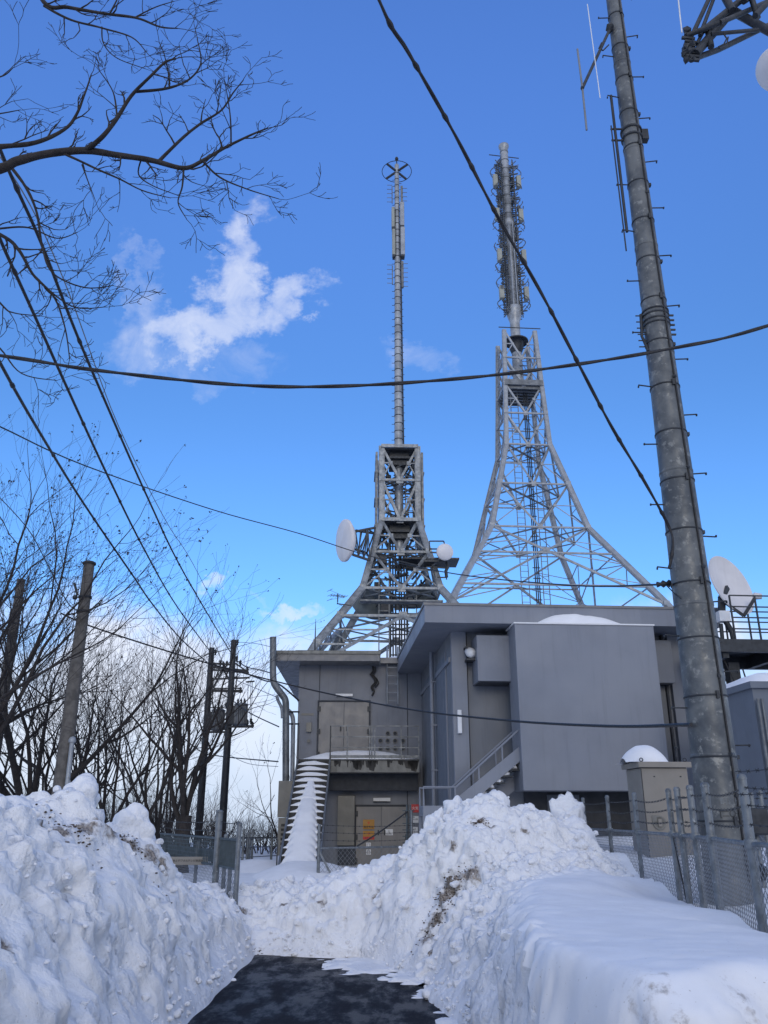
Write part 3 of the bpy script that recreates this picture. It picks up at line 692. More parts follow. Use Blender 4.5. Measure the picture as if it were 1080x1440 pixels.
tag(pb.build('pipe_bracket', 'dsteel'), 'pair of dark brackets holding the pipes to the left building', 'bracket')
ub = empty('utility_box', P(402, 1190, 25.6), L.r, 'tall grey beige utility box with a slotted lower part left of the snowy staircase', 'utility box')
q0 = P(392, 1098, 25.6)-ub.location; q1 = P(412.5, 1098, 25.6)-ub.location; zm = (P(400, 1150, 25.6)-ub.location).z
MB().box(q0.x, q1.x, 0, .5, zm+.01, q0.z).build('upper_case', 'ltan', ub, .015)
MB().box(q0.x+.03, q1.x-.03, .02, .48, -.25, zm).build('lower_case', 'ltan', ub, .01)
lv = MB()
for k_ in range(6):
    zz = zm-.2-k_*.125; lv.box(q0.x+.12, q0.x+.26, .005, .02, zz-.035, zz+.035)
lv.build('slot', 'ink', ub)
# ---- signs by the lower door
def sign(px0, py0, px1, py1, m, label, items, v=-.052, cat='sign', fr=L, name='sign'):
    a, zt_ = fr.hit(px0, py0, v); b, _ = fr.hit(px1, py0, v); _, zb_ = fr.hit(px0, py1, v); w_ = b-a; h_ = zt_-zb_
    c = fr.wld((a+b)/2, v, (zt_+zb_)/2)
    s = empty(name, c, fr.r, label, cat)
    MB().box(-w_/2, w_/2, -.006, .006, -h_/2, h_/2).build('sign_plate', m, s)
    for it in items:
        if it[0] == 't': text('lettering', it[1], it[2]*h_, (it[3]*w_, -.008, it[4]*h_), 0, it[5], s)
        elif it[0] == 'star':
            mb = MB()
            for k_ in range(8):
                a_ = k_*math.pi/4; R_ = .22*h_; mb.add([(math.cos(a_)*R_, -.009, it[1]*h_+math.sin(a_)*R_), (math.cos(a_+.5)*R_*.35, -.009, it[1]*h_+math.sin(a_+.5)*R_*.35), (0, -.009, it[1]*h_), (math.cos(a_-.5)*R_*.35, -.009, it[1]*h_+math.sin(a_-.5)*R_*.35)], [(0, 1, 2, 3)])
            mb.build('emblem', 'orange' if len(it) < 3 else it[2], s)
        elif it[0] == 'bar':
            MB().box(it[1]*w_, it[2]*w_, -.009, -.0062, it[3]*h_, it[4]*h_).build('lettering_band', it[5], s)
    return s
sign(510.5, 1152.5, 526.5, 1166, 'yellow', 'orange-yellow warning sign, upper of two on the left leaf of the lower door', [('star', .16), ('t', '高圧危険', .27, 0, -.30, 'ink')])
sign(510.5, 1168.5, 526.5, 1181, 'yellow', 'orange-yellow warning sign, lower of two, with a red band on the left door leaf', [('star', .18), ('bar', -.5, .5, -.46, -.14, 'red'), ('t', '立入禁止', .24, 0, -.30, 'ink')])
sign(541.5, 1166, 552.5, 1174.5, 'wht', 'small white notice with a rounded mark on the right door leaf', [('t', '△', .5, 0, .12, 'dsteel'), ('bar', -.35, .35, -.36, -.28, 'dsteel')])
sign(515, 1185, 521.5, 1193, 'wht', 'small pale notice with a square frame below the warning signs', [('t', '口', .75, 0, 0, 'ink')])
sign(515, 1194.5, 521.5, 1202, 'wht', 'small pale notice, lowest on the left door leaf', [('t', '目', .75, 0, 0, 'ink')])
sign(578.5, 1131, 589, 1142.5, 'red', 'small red square sign with white characters right of the lower door', [('t', '火気', .42, 0, 0, 'wht')], -.02)
sign(579, 1147.5, 588.5, 1157, 'wht', 'white notice directly below the red sign', [('t', '消火器', .28, 0, 0, 'ink')], -.02)
sign(579, 1163, 587.5, 1169.5, 'wht', 'white notice with a small square mark, upper of the two low ones beside the door', [('t', '口', .6, 0, 0, 'ink')], -.02)
sign(576.5, 1170.5, 587.5, 1178, 'wht', 'white notice with two marks, lowest of the stack beside the door', [('t', 'へ日', .55, 0, 0, 'ink')], -.02)

# ------------------------------------------------------------------ right building
R = Frame(0, 20.8, math.radians(4.2))
RB = empty('transmitter_building', (0, 20.8, 0), R.r, 'large grey panelled transmitter building with an overhanging flat roof and a big projecting front panel', 'building')
HR = R.hit
ru0 = HR(640, 1100, 0)[0]; ru1 = HR(985, 1000, 0)[0]
fl, fzt = HR(597, 848.5, -1.05); _, fzb = HR(600, 875, -1.05); fr_ = HR(1012, 870, -1.05)[0]
backv = 11.5
wl = MB().box(ru0, ru1, .16, backv, -.2, fzb).build('wall', 'wall', RB)
# pilasters
def pil(px0, px1, py=1000):
    a = HR(px0, py, 0)[0]; b = HR(px1, py, 0)[0]; return MB().box(a, b, 0, .158, -.2, fzb-.001).build('pilaster', 'wall2' if px0 > 900 else 'wall', RB)
MB().box(ru0, HR(655, 900, 0)[0], -.0, .158, -.2, fzb-.002).build('pilaster', 'wall2', RB)
MB().box(HR(944, 950, 0)[0], ru1, -.0, .158, -.2, fzb-.002).build('pilaster', 'wall2', RB)
u, _ = HR(942, 1000, .1); MB().box(u-.03, u+.02, .06, .159, 1.0, fzb-.003).build('wall_joint', 'dark', RB)
u, _ = HR(655, 900, .1); MB().box(u+.004, u+.03, .13, .159, -.2, fzb-.003).build('wall_joint', 'dark', RB)
# roof with fascia
r_ = MB().box(fl, fr_, -1.05, backv+.4, fzb, fzt-.04).build('roof', 'wall2', RB)
MB().box(fl-.03, fr_+.03, -1.08, backv+.43, fzt-.04, fzt+.02).build('coping', 'fascia', r_)
RL = (0, 20.8, 0)
snow_cap('roof_snow', fl+.05, fr_-.05, -1.0, 8, fzt+.022, .035, label='very thin snow along the roof edge of the right building', loc=RL, rz=R.r, nx_=60, edge=.1)
# big hood
a, hz1 = HR(723.5, 877, -1.32); b, _ = HR(918.5, 877, -1.32); _, hz0 = HR(830, 1112, -1.32)
hd = empty('hood', (0, 0, 0)); 
hb_ = MB().box(a, b, -1.32, -.42, hz0, hz1).build('front_hood', 'wall2', RB, .012)
MB().box(a-.02, b+.02, -1.345, -.41, hz1+.001, hz1+.035).build('hood_cap', 'wht', hb_)
MB().box(a+.15, b-.15, -.42, .159, hz0+.15, hz1-.1).build('hood_throat', 'dark', hb_)
bpy.data.objects.remove(hd)
u_a = a; u_b = b
snow_cap('hood_snow', HR(752, 877, -1.3)[0], HR(882, 877, -1.3)[0], -1.3, -.45, hz1+.03, .34, label='broad dome of snow on top of the big front panel', loc=RL, rz=R.r, prm='dome', nx_=40)
# smaller hoods either side
def hood(px0, px1, py0, py1, v0):
    a, z1 = HR(px0, py0, v0); b, _ = HR(px1, py0, v0); _, z0 = HR(px0, py1, v0)
    o = MB().box(a, b, v0, .158, z0, z1).build('side_hood', 'wall2', RB, .01); MB().box(a+.05, b-.05, v0+.05, .1, z0-.02, z0-.002).build('hood_opening', 'dark', o)
hood(670, 721, 893, 957.5, -.62); hood(919, 942.5, 900, 960, -.25)
# dark slab painting the shade beneath the hood, with a door
_, bz = HR(830, 1114, 0)
MB().box(HR(738, 1130, .1)[0], HR(940, 1130, .1)[0], .10, .159, -.2, 2.55).build('base_shade', 'dark', RB)
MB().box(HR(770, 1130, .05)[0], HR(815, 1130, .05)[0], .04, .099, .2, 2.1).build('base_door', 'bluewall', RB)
# side wall: recessed dark bays, cornice line
for v0, v1 in ((1.0, 3.0), (3.6, 5.6)):
    MB().box(ru0-.03, ru0-.001, v0, v1, 1.0, 5.6).build('side_panel', 'bluewall', RB)
    MB().box(ru0-.035, ru0-.0012, v0-.06, v0-.0, .9, 5.7).build('side_trim', 'wall2', RB)
MB().box(ru0-.05, ru0-.001, .2, 6.5, 5.3, 5.42).build('side_trim', 'wall2', RB)
dp = MB(); v_, _z = R.hitu(608, 1000, ru0-.14)
dp.tube([(ru0-.14, v_, fzb), (ru0-.14, v_, 1.0)], .06, 10)
for zz in (5.2, 4.0, 2.8, 1.7): dp.box(ru0-.2, ru0, v_-.07, v_+.07, zz-.02, zz+.02)
dp.build('drain_pipe', 'wall2', RB)
# vertical lamp, flood light
a, z1 = HR(643.5, 998, -.12); b, _ = HR(649, 998, -.12); _, z0 = HR(645, 1031, -.12)
MB().box(a, b, -.12, -.001, z0, z1).build('wall_lamp', 'wht', RB, .01)
fl_ = empty('flood_light', R.wld(*((lambda h: (h[0], -.25, h[1]))(HR(662, 917, -.25)))), R.r, 'small clear flood light on a bracket beside the left side box of the right building', 'flood light')
MB().box(-.12, .14, -.1, .28, -.22, -.17).build('bracket', 'dsteel', fl_); MB().box(-.14, -.08, -.02, .28, .10, .14).build('arm', 'dsteel', fl_)
MB().lathe([(.0, -.16), (.10, -.15), (.13, 0), (.10, .12), (0, .14)], (0, 0, -.02), (.3, -.8, -.5), 14).build('lamp_head', 'wht', fl_)
# metal stair of the right building
def rstair():
    v0, v1 = -1.1, -.35
    st = empty('metal_staircase', R.wld(0, 0, 0), R.r, 'pale grey metal staircase with landing climbing behind the snow heap to the right building', 'staircase')
    def U(px, py, v): return HR(px, py, v)
    A = U(641, 1141, v0); B = U(741, 1058, v0); dz_ = B[1]-A[1]; du = B[0]-A[0]
    MB().prism([(A[0], A[1]-.10), (A[0], A[1]+.26), (B[0], B[1]+.26), (B[0], B[1]-.06)], 1, v0, v0+.05).build('stringer', 'wall2', st)
    MB().prism([(A[0]+du*.1, A[1]+dz_*.1-.62), (A[0]+du*.1, A[1]+dz_*.1-.32), (B[0], B[1]-.32), (B[0], B[1]-.70)], 1, v1, v1+.05).build('stringer', 'wall2', st)
    n = 9
    for k_ in range(n):
        t = (k_+.5)/n; u = A[0]+du*t; z = A[1]+dz_*t-.16
        tr = MB().box(u-.13, u+.13, v0+.052, v1-.002, z-.03, z).build('tread', 'dsteel', st)
        mb = MB(); mb.blob((u-.01, (v0+v1)/2, z+.05), .16, seed=k_+2, amp=.3, sub=2, sc=(.8, 2.0, .5)); mb.build('tread_snow', 'snow', st)
    MB().box(A[0]-.74, A[0]+.02, v0-.02, v1+.1, A[1]-.10, A[1]+.12).build('landing', 'wall2', st)
    pm = MB()
    for u in (A[0]-.72, A[0]-.40, A[0]-.02):
        pm.bar((u, v0+.02, -.1), (u, v0+.02, A[1]-.1), .06); pm.bar((u, v1+.02, -.1), (u, v1+.02, A[1]-.1), .06)
    pm.build('landing_post', 'wall2', st)
    for v in (v0+.02, v1+.02):
        rm = MB(); h = .52
        rm.tube([(A[0]-.72, v, A[1]+.12), (A[0]-.72, v, A[1]+h), (A[0]+.02, v, A[1]+h), (B[0], v, B[1]+h+.12)], .025, 6, smooth=False)
        for t in (0, .33, .66, .98): rm.bar((A[0]+du*t, v, A[1]+dz_*t+.1), (A[0]+du*t, v, A[1]+dz_*t+h+.1*t), .03)
        rm.build('handrail', 'wall2', st)
    # second band seen below: far flight support
rstair()

# far right building and dish platform
FBl = Frame(0, 15.0, math.radians(4.2)); FB = empty('annex_building', (0, 15, 0), FBl.r, 'blue-grey building with a snow-covered roof at the right edge of the photo', 'building')
a, z1 = FBl.hit(1060, 985, 0)
MB().box(a, a+6, 0, 2.4, -.2, FBl.hit(1060, 968, 0)[1]).build('wall', 'bluewall', FB)
zf = FBl.hit(1060, 968, 0)[1]
MB().box(a-.06, a+6.1, -.08, 2.5, zf, zf+.12).build('roof', 'bluewall', FB)
snow_cap('roof_snow', a-.05, a+6, -.07, 2.45, zf+.121, .26, label='thick snow on the roof of the building at the right edge', loc=(0, 15, 0), rz=FBl.r, edge=.25, nx_=40)
pc = MB(); pc.tube([(a-.06, 1.9, 0), (a-.06, 1.9, zf)], .035, 8); pc.tube([(a-.06, 1.2, 0), (a-.06, 1.2, zf-.5)], .03, 8); pc.build('conduit', 'galv', FB)
pm = MB()
for px in (1068, 1074):
    u = FBl.hit(px, 1000, -.1)[0]; pm.tube([(u, -.1, 0), (u, -.1, zf-.2)], .03, 8)
pm.build('drain_pipe', 'galvd', FB)
MB().box(a+.35, a+.75, -.2, -.001, 2.6, 3.0).build('vent_cover', 'galvd', FB)

def platform():
    D = 19.0
    a = P(1000, 905, D); pz = P(1040, 898, D).z
    pf = empty('dish_platform', (a.x, D, 0), R.r, 'dark steel platform with railings on a column carrying the satellite dish', 'platform')
    MB().box(.12, 5.5, 0, 1.7, pz-.12, pz).build('deck', 'dsteel', pf)
    d = MB(); d.box(.12, 5.5, -.02, .10, pz-.30, pz-.121); d.box(.12, 5.5, 1.55, 1.68, pz-.42, pz-.121)
    for x in (.3, 1.6, 3.2, 5): d.box(x, x+.14, .101, 1.549, pz-.42, pz-.121)
    d.build('beam', 'dsteel', pf)
    q = P(1035, 940, D+.8); x = q.x-a.x
    MB().box(x-.13, x+.13, .7, .95, 0, pz-.42).build('column', 'dsteel', pf); MB().box(x+2.6, x+2.85, .7, .95, 0, pz-.42).build('column', 'dsteel', pf)
    r = MB(); x0 = P(1034, 880, D).x-a.x
    for yy in (.04, 1.62):
        for i in range(8):
            xx = x0+i*.62
            if xx < 5.5: r.bar((xx, yy, pz), (xx, yy, pz+1.05), .035)
        for zz in (1.05, .78, .52, .25): r.bar((x0, yy, pz+zz), (5.4, yy, pz+zz), .028)
    for zz in (1.05, .52): r.bar((5.4, .04, pz+zz), (5.4, 1.62, pz+zz), .028)
    r.build('railing', 'dsteel', pf)
    cb = MB(); cb.tube(catmull([(x-.4, .5, pz-.2), (x-.2, .3, pz-1.0), (x+.1, .4, pz-1.1), (x+.15, .6, pz-.6)], 6), .02, 6); cb.tube([(x-.6, .5, pz-.3), (x-.1, .5, pz-1.5)], .012, 5); cb.build('cable', 'black', pf)
    # dish
    c = P(1029, 822, D+.8); dd = empty('satellite_dish', (c.x, c.y, pz), 0, 'large white offset satellite dish tilted on a mount beside the big steel pole', 'satellite dish')
    ax = Vector((.45, -.85, .22)).normalized(); cc = c-Vector((c.x, c.y, pz))
    e1 = Vector((-.30, .0, .90)); e1 = (e1-ax*e1.dot(ax)).normalized(); e2 = ax.cross(e1).normalized()
    A_, B_ = .80, .66; rings = 10; n = 40; vs = []
    for i in range(rings+1):
        t = i/rings
        for j in range(n):
            an = 2*math.pi*j/n; vs.append(tuple(cc+e1*A_*t*math.cos(an)+e2*B_*t*math.sin(an)+ax*(.16*(t*t-1)+.0)))
    fs = [(i*n+j, i*n+(j+1) % n, (i+1)*n+(j+1) % n, (i+1)*n+j) for i in range(rings) for j in range(n)]
    vb = [tuple(Vector(v)-ax*.03) for v in vs]
    m = MB().add(vs, fs, True); m.add(vb, [f[::-1] for f in fs], True)
    k = rings*n; m.add(vs[k:]+vb[k:], [(j, n+j, n+(j+1) % n, (j+1) % n) for j in range(n)], True)
    m.build('reflector', 'white', dd)
    def rel(px, py, D_): return P(px, py, D_)-Vector((c.x, c.y, pz))
    base = rel(1046, 866, D+.5); tip = rel(1062, 840, D+.5); back = rel(1012, 842, D+.7)
    MB().bar(base, tip, .07).build('feed_arm', 'dsteel', dd); MB().bar(base, back, .07).build('support_arm', 'dsteel', dd)
    MB().lathe([(0, -.1), (.07, -.1), (.09, .06), (.05, .1), (0, .1)], tip+Vector((.05, 0, .03)), (-.9, .2, .1), 12).build('feed_horn', 'white', dd)
    mt = rel(1017, 868, D+.7)
    MB().box(mt.x-.13, mt.x+.13, mt.y-.12, mt.y+.12, mt.z-.12, mt.z+.14).build('mount_box', 'wht', dd, .01)
    m = MB(); m.bar(mt+Vector((0, .05, .12)), back+Vector((.05, 0, 0)), .14); m.bar(back+Vector((.05, .05, 0)), cc-ax*.17, .12)
    m.tube([(mt.x+.18, mt.y, 0), (mt.x+.16, mt.y, .3), (mt.x+.05, mt.y, .55)], .07, 8); m.tube([(mt.x-.1, mt.y, 0), (mt.x-.08, mt.y, .5)], .05, 8)
    m.box(mt.x-.2, mt.x+.35, mt.y-.2, mt.y+.2, 0, .05)
    m.build('mount', 'dsteel', dd)
platform()
# ------------------------------------------------------------------ towers
def lerp(a, b, t): return a+(b-a)*t
def corner(cx, cy, hw, z, sx, sy): return Vector((cx+sx*hw, cy+sy*hw, z))
class Tower:
    def __init__(s, frm, root, m='galv'): s.F = frm; s.root = root; s.m = m
def levels_from_pixels(frm, cy, rows):
    "rows: (py, px_left, px_right) of the front face; returns (z, hw, cx)"
    o = []
    for py, a, b in rows:
        hw = 1.0
        for _ in range(30):
            ua, z = frm.hit(a, py, cy-hw); ub, z2 = frm.hit(b, py, cy-hw); hw = (ub-ua)/2
        o.append([(z+z2)/2, hw, (ua+ub)/2])
    return o
def faces():
    return (((-1, -1), (1, -1)), ((1, -1), (1, 1)), ((1, 1), (-1, 1)), ((-1, 1), (-1, -1)))
def legs(root, lv, cx, cy, w, m, gus=True):
    for sx in (-1, 1):
        for sy in (-1, 1):
            mb = MB()
            for (z0, h0), (z1, h1) in zip(lv, lv[1:]):
                p = corner(cx, cy, h0, z0, sx, sy); q = corner(cx, cy, h1, z1, sx, sy); ww = w*(1.0 if z0 > lv[len(lv)//2][0] else 1.15)
                mb.bar(p, q, ww, ww, up=Vector((0, 1, 0)))
                for t_ in (.98,):    # flange plates and bolts at the splice
                    c = p.lerp(q, t_); mb.box(c.x-ww*.66, c.x+ww*.66, c.y-ww*.66, c.y+ww*.66, c.z-.12, c.z+.12)
                x, y = mb.frame(q-p, Vector((0, 1, 0)))
                for e in (x*(ww*.62), -x*(ww*.62)): mb.bar(p+e, q+e, .03, ww*.9, up=Vector((0, 1, 0)))
            mb.build('leg', m, root)
def plate(mb, c, sx, n_, s_=.28, t=.03):
    if abs(n_[0]) > 0: mb.box(c.x-t, c.x+t, c.y-s_, c.y+s_, c.z-s_, c.z+s_)
    else: mb.box(c.x-s_, c.x+s_, c.y-t, c.y+t, c.z-s_, c.z+s_)
def brace(root, lv, cx, cy, w, pats, m):
    "one mesh of bracing for each of the four faces"
    for fi, (A, B) in enumerate(faces()):
        mb = MB(); nrm_ = (0, 1) if A[1] == B[1] else (1, 0)
        for (z0, h0), (z1, h1), pat in zip(lv, lv[1:], pats):
            a0, b0 = corner(cx, cy, h0, z0, *A), corner(cx, cy, h0, z0, *B); a1, b1 = corner(cx, cy, h1, z1, *A), corner(cx, cy, h1, z1, *B)
            m1 = a1.lerp(b1, .5); m0 = a0.lerp(b0, .5)      # 0 = upper level, 1 = lower level
            if 'h' in pat: mb.angle(a1, b1, w)
            if 'V' in pat:                                   # from the upper corners down to the middle of the lower level
                mb.angle(a0, m1, w*1.1); mb.angle(b0, m1, w*1.1); plate(mb, m1, 0, (0 if nrm_[1] else 1, 0), w*1.6)
                if 's' in pat:
                    for X_, Y_ in ((a0, a1), (b0, b1)):
                        k = X_.lerp(m1, .5); mb.angle(Y_, k, w*.6); e = X_.lerp(Y_, .5); mb.angle(e, k, w*.6); plate(mb, k, 0, (0 if nrm_[1] else 1, 0), w*.9)
            if 'X' in pat:
                c = a0.lerp(b1, h0/(h0+h1)); mb.angle(a0, b1, w*1.25); mb.angle(b0, a1, w*1.25); plate(mb, c, 0, (0 if nrm_[1] else 1, 0), w*2.0)
                if 's' in pat:
                    for X_, Y_ in ((a0, a1), (b0, b1)):
                        e = X_.lerp(Y_, .5); k1 = X_.lerp(c, .55) if 1 else c; k2 = c.lerp(Y_, .5)
                        mb.angle(e, c, w*.6); mb.angle(e, k1, w*.55); mb.angle(e, k2, w*.6); mb.angle(X_.lerp(Y_, .25), k1, w*.5); mb.angle(X_.lerp(Y_, .75), k2, w*.5)
            if 'A' in pat:                                   # inverted V: from the lower corners up to the middle of the upper level
                mb.bar(a1, m0, w*2.0, w*1.3); mb.bar(b1, m0, w*2.0, w*1.3); plate(mb, m0, 0, (0 if nrm_[1] else 1, 0), w*1.7)
                if 's' in pat:
                    for X_, Y_ in ((a0, a1), (b0, b1)):
                        e = X_.lerp(Y_, .5); k = m0.lerp(Y_, .5); mb.angle(e, k, w*.7); mb.angle(X_, k, w*.6); e3 = X_.lerp(Y_, .25); k3 = m0.lerp(Y_, .25); mb.angle(e3, k3, w*.55)
                        e4 = X_.lerp(Y_, .75); mb.angle(e4, m0.lerp(Y_, .72), w*.55); mb.angle(e3, k, w*.5)
        mb.build('bracing', m, root)
def plan_brace(root, lv, cx, cy, w, which, m):
    for i in which:
        mb = MB(); z, h = lv[i]; c = [corner(cx, cy, h, z, *s) for s in ((-1, -1), (1, -1), (1, 1), (-1, 1))]
        mb.angle(c[0], c[2], w*.8); mb.angle(c[1], c[3], w*.8)
        ms = [c[k].lerp(c[(k+1) % 4], .5) for k in range(4)]
        for k in range(4): mb.angle(ms[k], ms[(k+1) % 4], w*.7)
        mb.build('plan_bracing', m, root)
def ladder(mb, x, y, z0, z1, w=.45, step=.35):
    mb.bar((x-w/2, y, z0), (x-w/2, y, z1), .05); mb.bar((x+w/2, y, z0), (x+w/2, y, z1), .05); z = z0
    while z < z1: mb.bar((x-w/2, y, z), (x+w/2, y, z), .03); z += step

# --- left tower (standing on the left building's roof) -------------------------
T1 = Frame(P(559, 900, 36).x, 36.0, math.radians(2.0))
t1 = empty('transmission_tower', (T1.o.x, 36, zt), T1.r, 'shorter silver lattice tower with a boxy head and slim mast behind the left building', 'lattice tower')
lv = levels_from_pixels(T1, 0, ((628, 535.5, 586), (675, 536.5, 587), (731, 537.5, 588.5), (776, 524, 603), (827, 511, 621), (866, 478, 655), (905, 441, 688)))
cx1 = np.mean([l[2] for l in lv[:5]]); z0 = zt
lv1 = [(l[0]-z0, l[1]) for l in lv]
s_ = (lv1[-1][1]-lv1[-2][1])/(lv1[-2][0]-lv1[-1][0]); lv1.append((0.05, lv1[-1][1]+s_*(lv1[-1][0]-.05)*.75))
legs(t1, lv1, cx1, 0, .19, 'galv1')
brace(t1, lv1[:6]+[lv1[7]], cx1, 0, .10, ['Vhs', 'Vhs', 'Vhs', 'Vhs', 'h', 'As'], 'galv1')
plan_brace(t1, lv1, cx1, 0, .09, (1, 3, 4, 5), 'galvd')
print('T1', lv1, cx1)
top1 = lv1[0][0]
for z, h in ((lv1[0][0], lv1[0][1]), (lv1[2][0], lv1[2][1])):
    d = MB(); d.box(cx1-h+.1, cx1+h-.1, -h+.05, h-.05, z-.12, z-.02); MB().box(cx1-h-.02, cx1+h+.02, -h-.16, -h-.13, z-.10, z+.06).build('deck_edge', 'galv1', t1); 
    d.box(cx1-.45, cx1+.45, -.45, .45, z-.75, z-.121); d.box(cx1-.7, cx1+.7, -h+.2, -h+.3, z-.5, z-.4); d.build('platform', 'dsteel', t1)
d = MB(); z, h = lv1[3]; d.box(cx1+.1, cx1+2.6, -h+.2, -h+1.5, z-.25, z-.18)
z, h = lv1[4]; 
d.build('platform', 'dsteel', t1)
# side cable racks on the boxy head
for s in (-1, 1):
    r = MB(); h = lv1[0][1]+.22; zt1, zb1 = lv1[0][0]-.1, lv1[2][0]-.5
    for yy in (-.5, .0, .5): r.box(cx1+s*h-.05, cx1+s*h+.05, yy-.16, yy+.16, zb1, zt1-.2*abs(yy))
    z = zb1+.3
    while z < zt1: r.box(cx1+s*h-.03-.07, cx1+s*h+.03+.07, -.6, .6, z, z+.05); z += 1.3
    r.build('side_rack', 'galvd', t1)
cb = MB()
for x in (-.42, -.30, -.18, -.02, .08, .2, .34):
    cb.tube([(cx1+x, -.1+.12*math.sin(x*20), 0.0), (cx1+x, -.1+.12*math.sin(x*20), lv1[2][0]-.5)], .035, 6)
for k in range(18): cb.box(cx1-.5, cx1+.42, -.12, -.06, k*.45+.2, k*.45+.25)
cb.build('feeder_cables', 'dsteel', t1)
ld = MB(); ladder(ld, cx1-.7, -.2, 0, lv1[2][0]); ladder(ld, cx1+.55, .3, 0, lv1[0][0]); 
for k in range(9): 
    a = k*1.1+lv1[4][0]-2; ld.bar((cx1+.55, .3, a), (cx1+1.0, .5, a+.5), .03)
ld.build('ladder', 'galvd', t1)
# clutter: stand-off brackets, boxes, cable loops inside the middle of the tower
R1 = random.Random(5); ck = MB()
for k in range(46):
    z = R1.uniform(lv1[4][0]-.3, lv1[2][0]); h = np.interp(-z, [-lv1[2][0], -lv1[3][0], -lv1[4][0]], [lv1[2][1], lv1[3][1], lv1[4][1]])
    p = Vector((cx1+R1.uniform(-h, h), R1.uniform(-h, h), z)); q = p+Vector((R1.uniform(-1.1, 1.1), R1.uniform(-.6, .6), R1.choice((0, 0, .3, -.4))))
    q.x = max(cx1-h, min(cx1+h, q.x)); ck.bar(p, q, R1.uniform(.04, .09))
for k in range(26):
    z = R1.uniform(lv1[2][0], lv1[0][0]-.4); a = R1.uniform(0, 6.28); h = lv1[0][1]*.8
    p = Vector((cx1+h*math.cos(a), h*math.sin(a), z)); a += R1.uniform(.8, 1.6); q = Vector((cx1+h*math.cos(a), h*math.sin(a), z+R1.uniform(-.6, .6))); ck.bar(p, q, .05)
for k in range(9):
    z = R1.uniform(lv1[4][0]-.6, lv1[3][0]+.8); x = cx1+R1.choice((-1, 1))*R1.uniform(.5, 1.2); y = R1.uniform(-.9, .9); s2 = R1.uniform(.1, .2); ck.box(x-s2, x+s2, y-s2, y+s2, z-.2, z+.2)
ck.build('equipment_brackets', 'dsteel', t1)
# walkway frames around the waist
wk = MB(); z, h = lv1[4]
wk.box(cx1-h-.1, cx1+h+.1, -h+.1, -h+.6, z-.55, z-.48); wk.box(cx1-h-.1, cx1+h+.1, h-.8, h-.1, z-.55, z-.48)
wk.build('walkway', 'galvd', t1)
# mast
zm_top = T1.hit(552, 232, 0)[1]-z0; um = T1.hit(552, 232, 0)[0]; ub_ = T1.hit(557, 620, 0)[0]
mast = MB(); segs = 14; zb0 = lv1[2][0]-1.2; zz = [lerp(zb0, zm_top, i/segs) for i in range(segs+1)]
def rad(z): return np.interp(z, [top1, top1+6, zm_top], [.205, .17, .115])
xm = lambda z: cx1+0*z
mast.tube([(xm(z), 0, z) for z in zz], [float(rad(z)) for z in zz], 14)
mo = mast.build('mast_pole', 'mast', t1)
bd = MB(); z = top1+.3
while z < zm_top-.4:
    r = float(rad(z)); bd.lathe([(r, 0), (r+.012, .005), (r+.012, .04), (r, .045)], (cx1, 0, z), n=14)
    if z < zm_top-5 or z > 0:
        bd.bar((cx1-r-.13, 0, z), (cx1-r, 0, z), .02); bd.bar((cx1+r, 0, z+.2), (cx1+r+.13, 0, z+.2), .02)
    z += .42
bd.build('step_bolts', 'dsteel', mo)
bd = MB()
for a, b in ((.14, .10),): bd.tube([(cx1+.24, -.05, top1-.2), (cx1+.17, -.03, zm_top-4)], .035, 6)
bd.build('feeder_line', 'dsteel', mo)
for px, py0, py1, wd in ((560, 287, 320, .23), (561, 322, 361, .23), (547.5, 294, 322, .16), (548.5, 325, 361, .16)):
    za = T1.hit(px, py0, 0)[1]-z0; zb_ = T1.hit(px, py1, 0)[1]-z0; u = T1.hit(px, py0, 0)[0]-T1.hit(552.5+(py0-240)*.013, py0, 0)[0]; u = u+cx1
    o = MB().box(u-wd/2, u+wd/2, -.22, .12, zb_, za).build('panel_antenna', 'gunit' if wd < .2 else 'galv', t1, .03)
    MB().box(u-wd/2+.02, u+wd/2-.02, -.2, .1, zb_-.12, zb_-.002).build('panel_foot', 'dsteel', o)
for py0, py1, s in ((262, 284, 1), (368, 404, 1), (262, 286, -1), (374, 400, -1)):
    za = T1.hit(555, py0, 0)[1]-z0; zb_ = T1.hit(555, py1, 0)[1]-z0; x = cx1+s*.26; ya = MB()
    ya.bar((x, 0, zb_), (x, 0, za), .05 if s < 0 else .12); z = zb_
    while z < za: ya.bar((x, -.1, z), (x+s*.28, -.1, z), .022); z += .28
    ya.build('dipole_array', 'galvd', t1)
tp = MB()
for a in (45, 135, 225, 315):
    c, s = math.cos(math.radians(a)), math.sin(math.radians(a)); tp.bar((cx1+c*.08, s*.08, zm_top-.45), (cx1+c*.78, s*.78, zm_top-.45), .09)
tp.tube([(cx1+.8*math.cos(k*math.pi/18), .8*math.sin(k*math.pi/18), zm_top-.45) for k in range(37)], .02, 5)
tp.tube([(cx1, 0, zm_top-.5), (cx1, 0, zm_top+.35)], .03, 6); tp.lathe([(0, 0), (.08, .01), (.10, .10), (.06, .2), (0, .22)], (cx1, 0, zm_top+.33), n=12)
tp.build('crown_antenna', 'dsteel', t1)
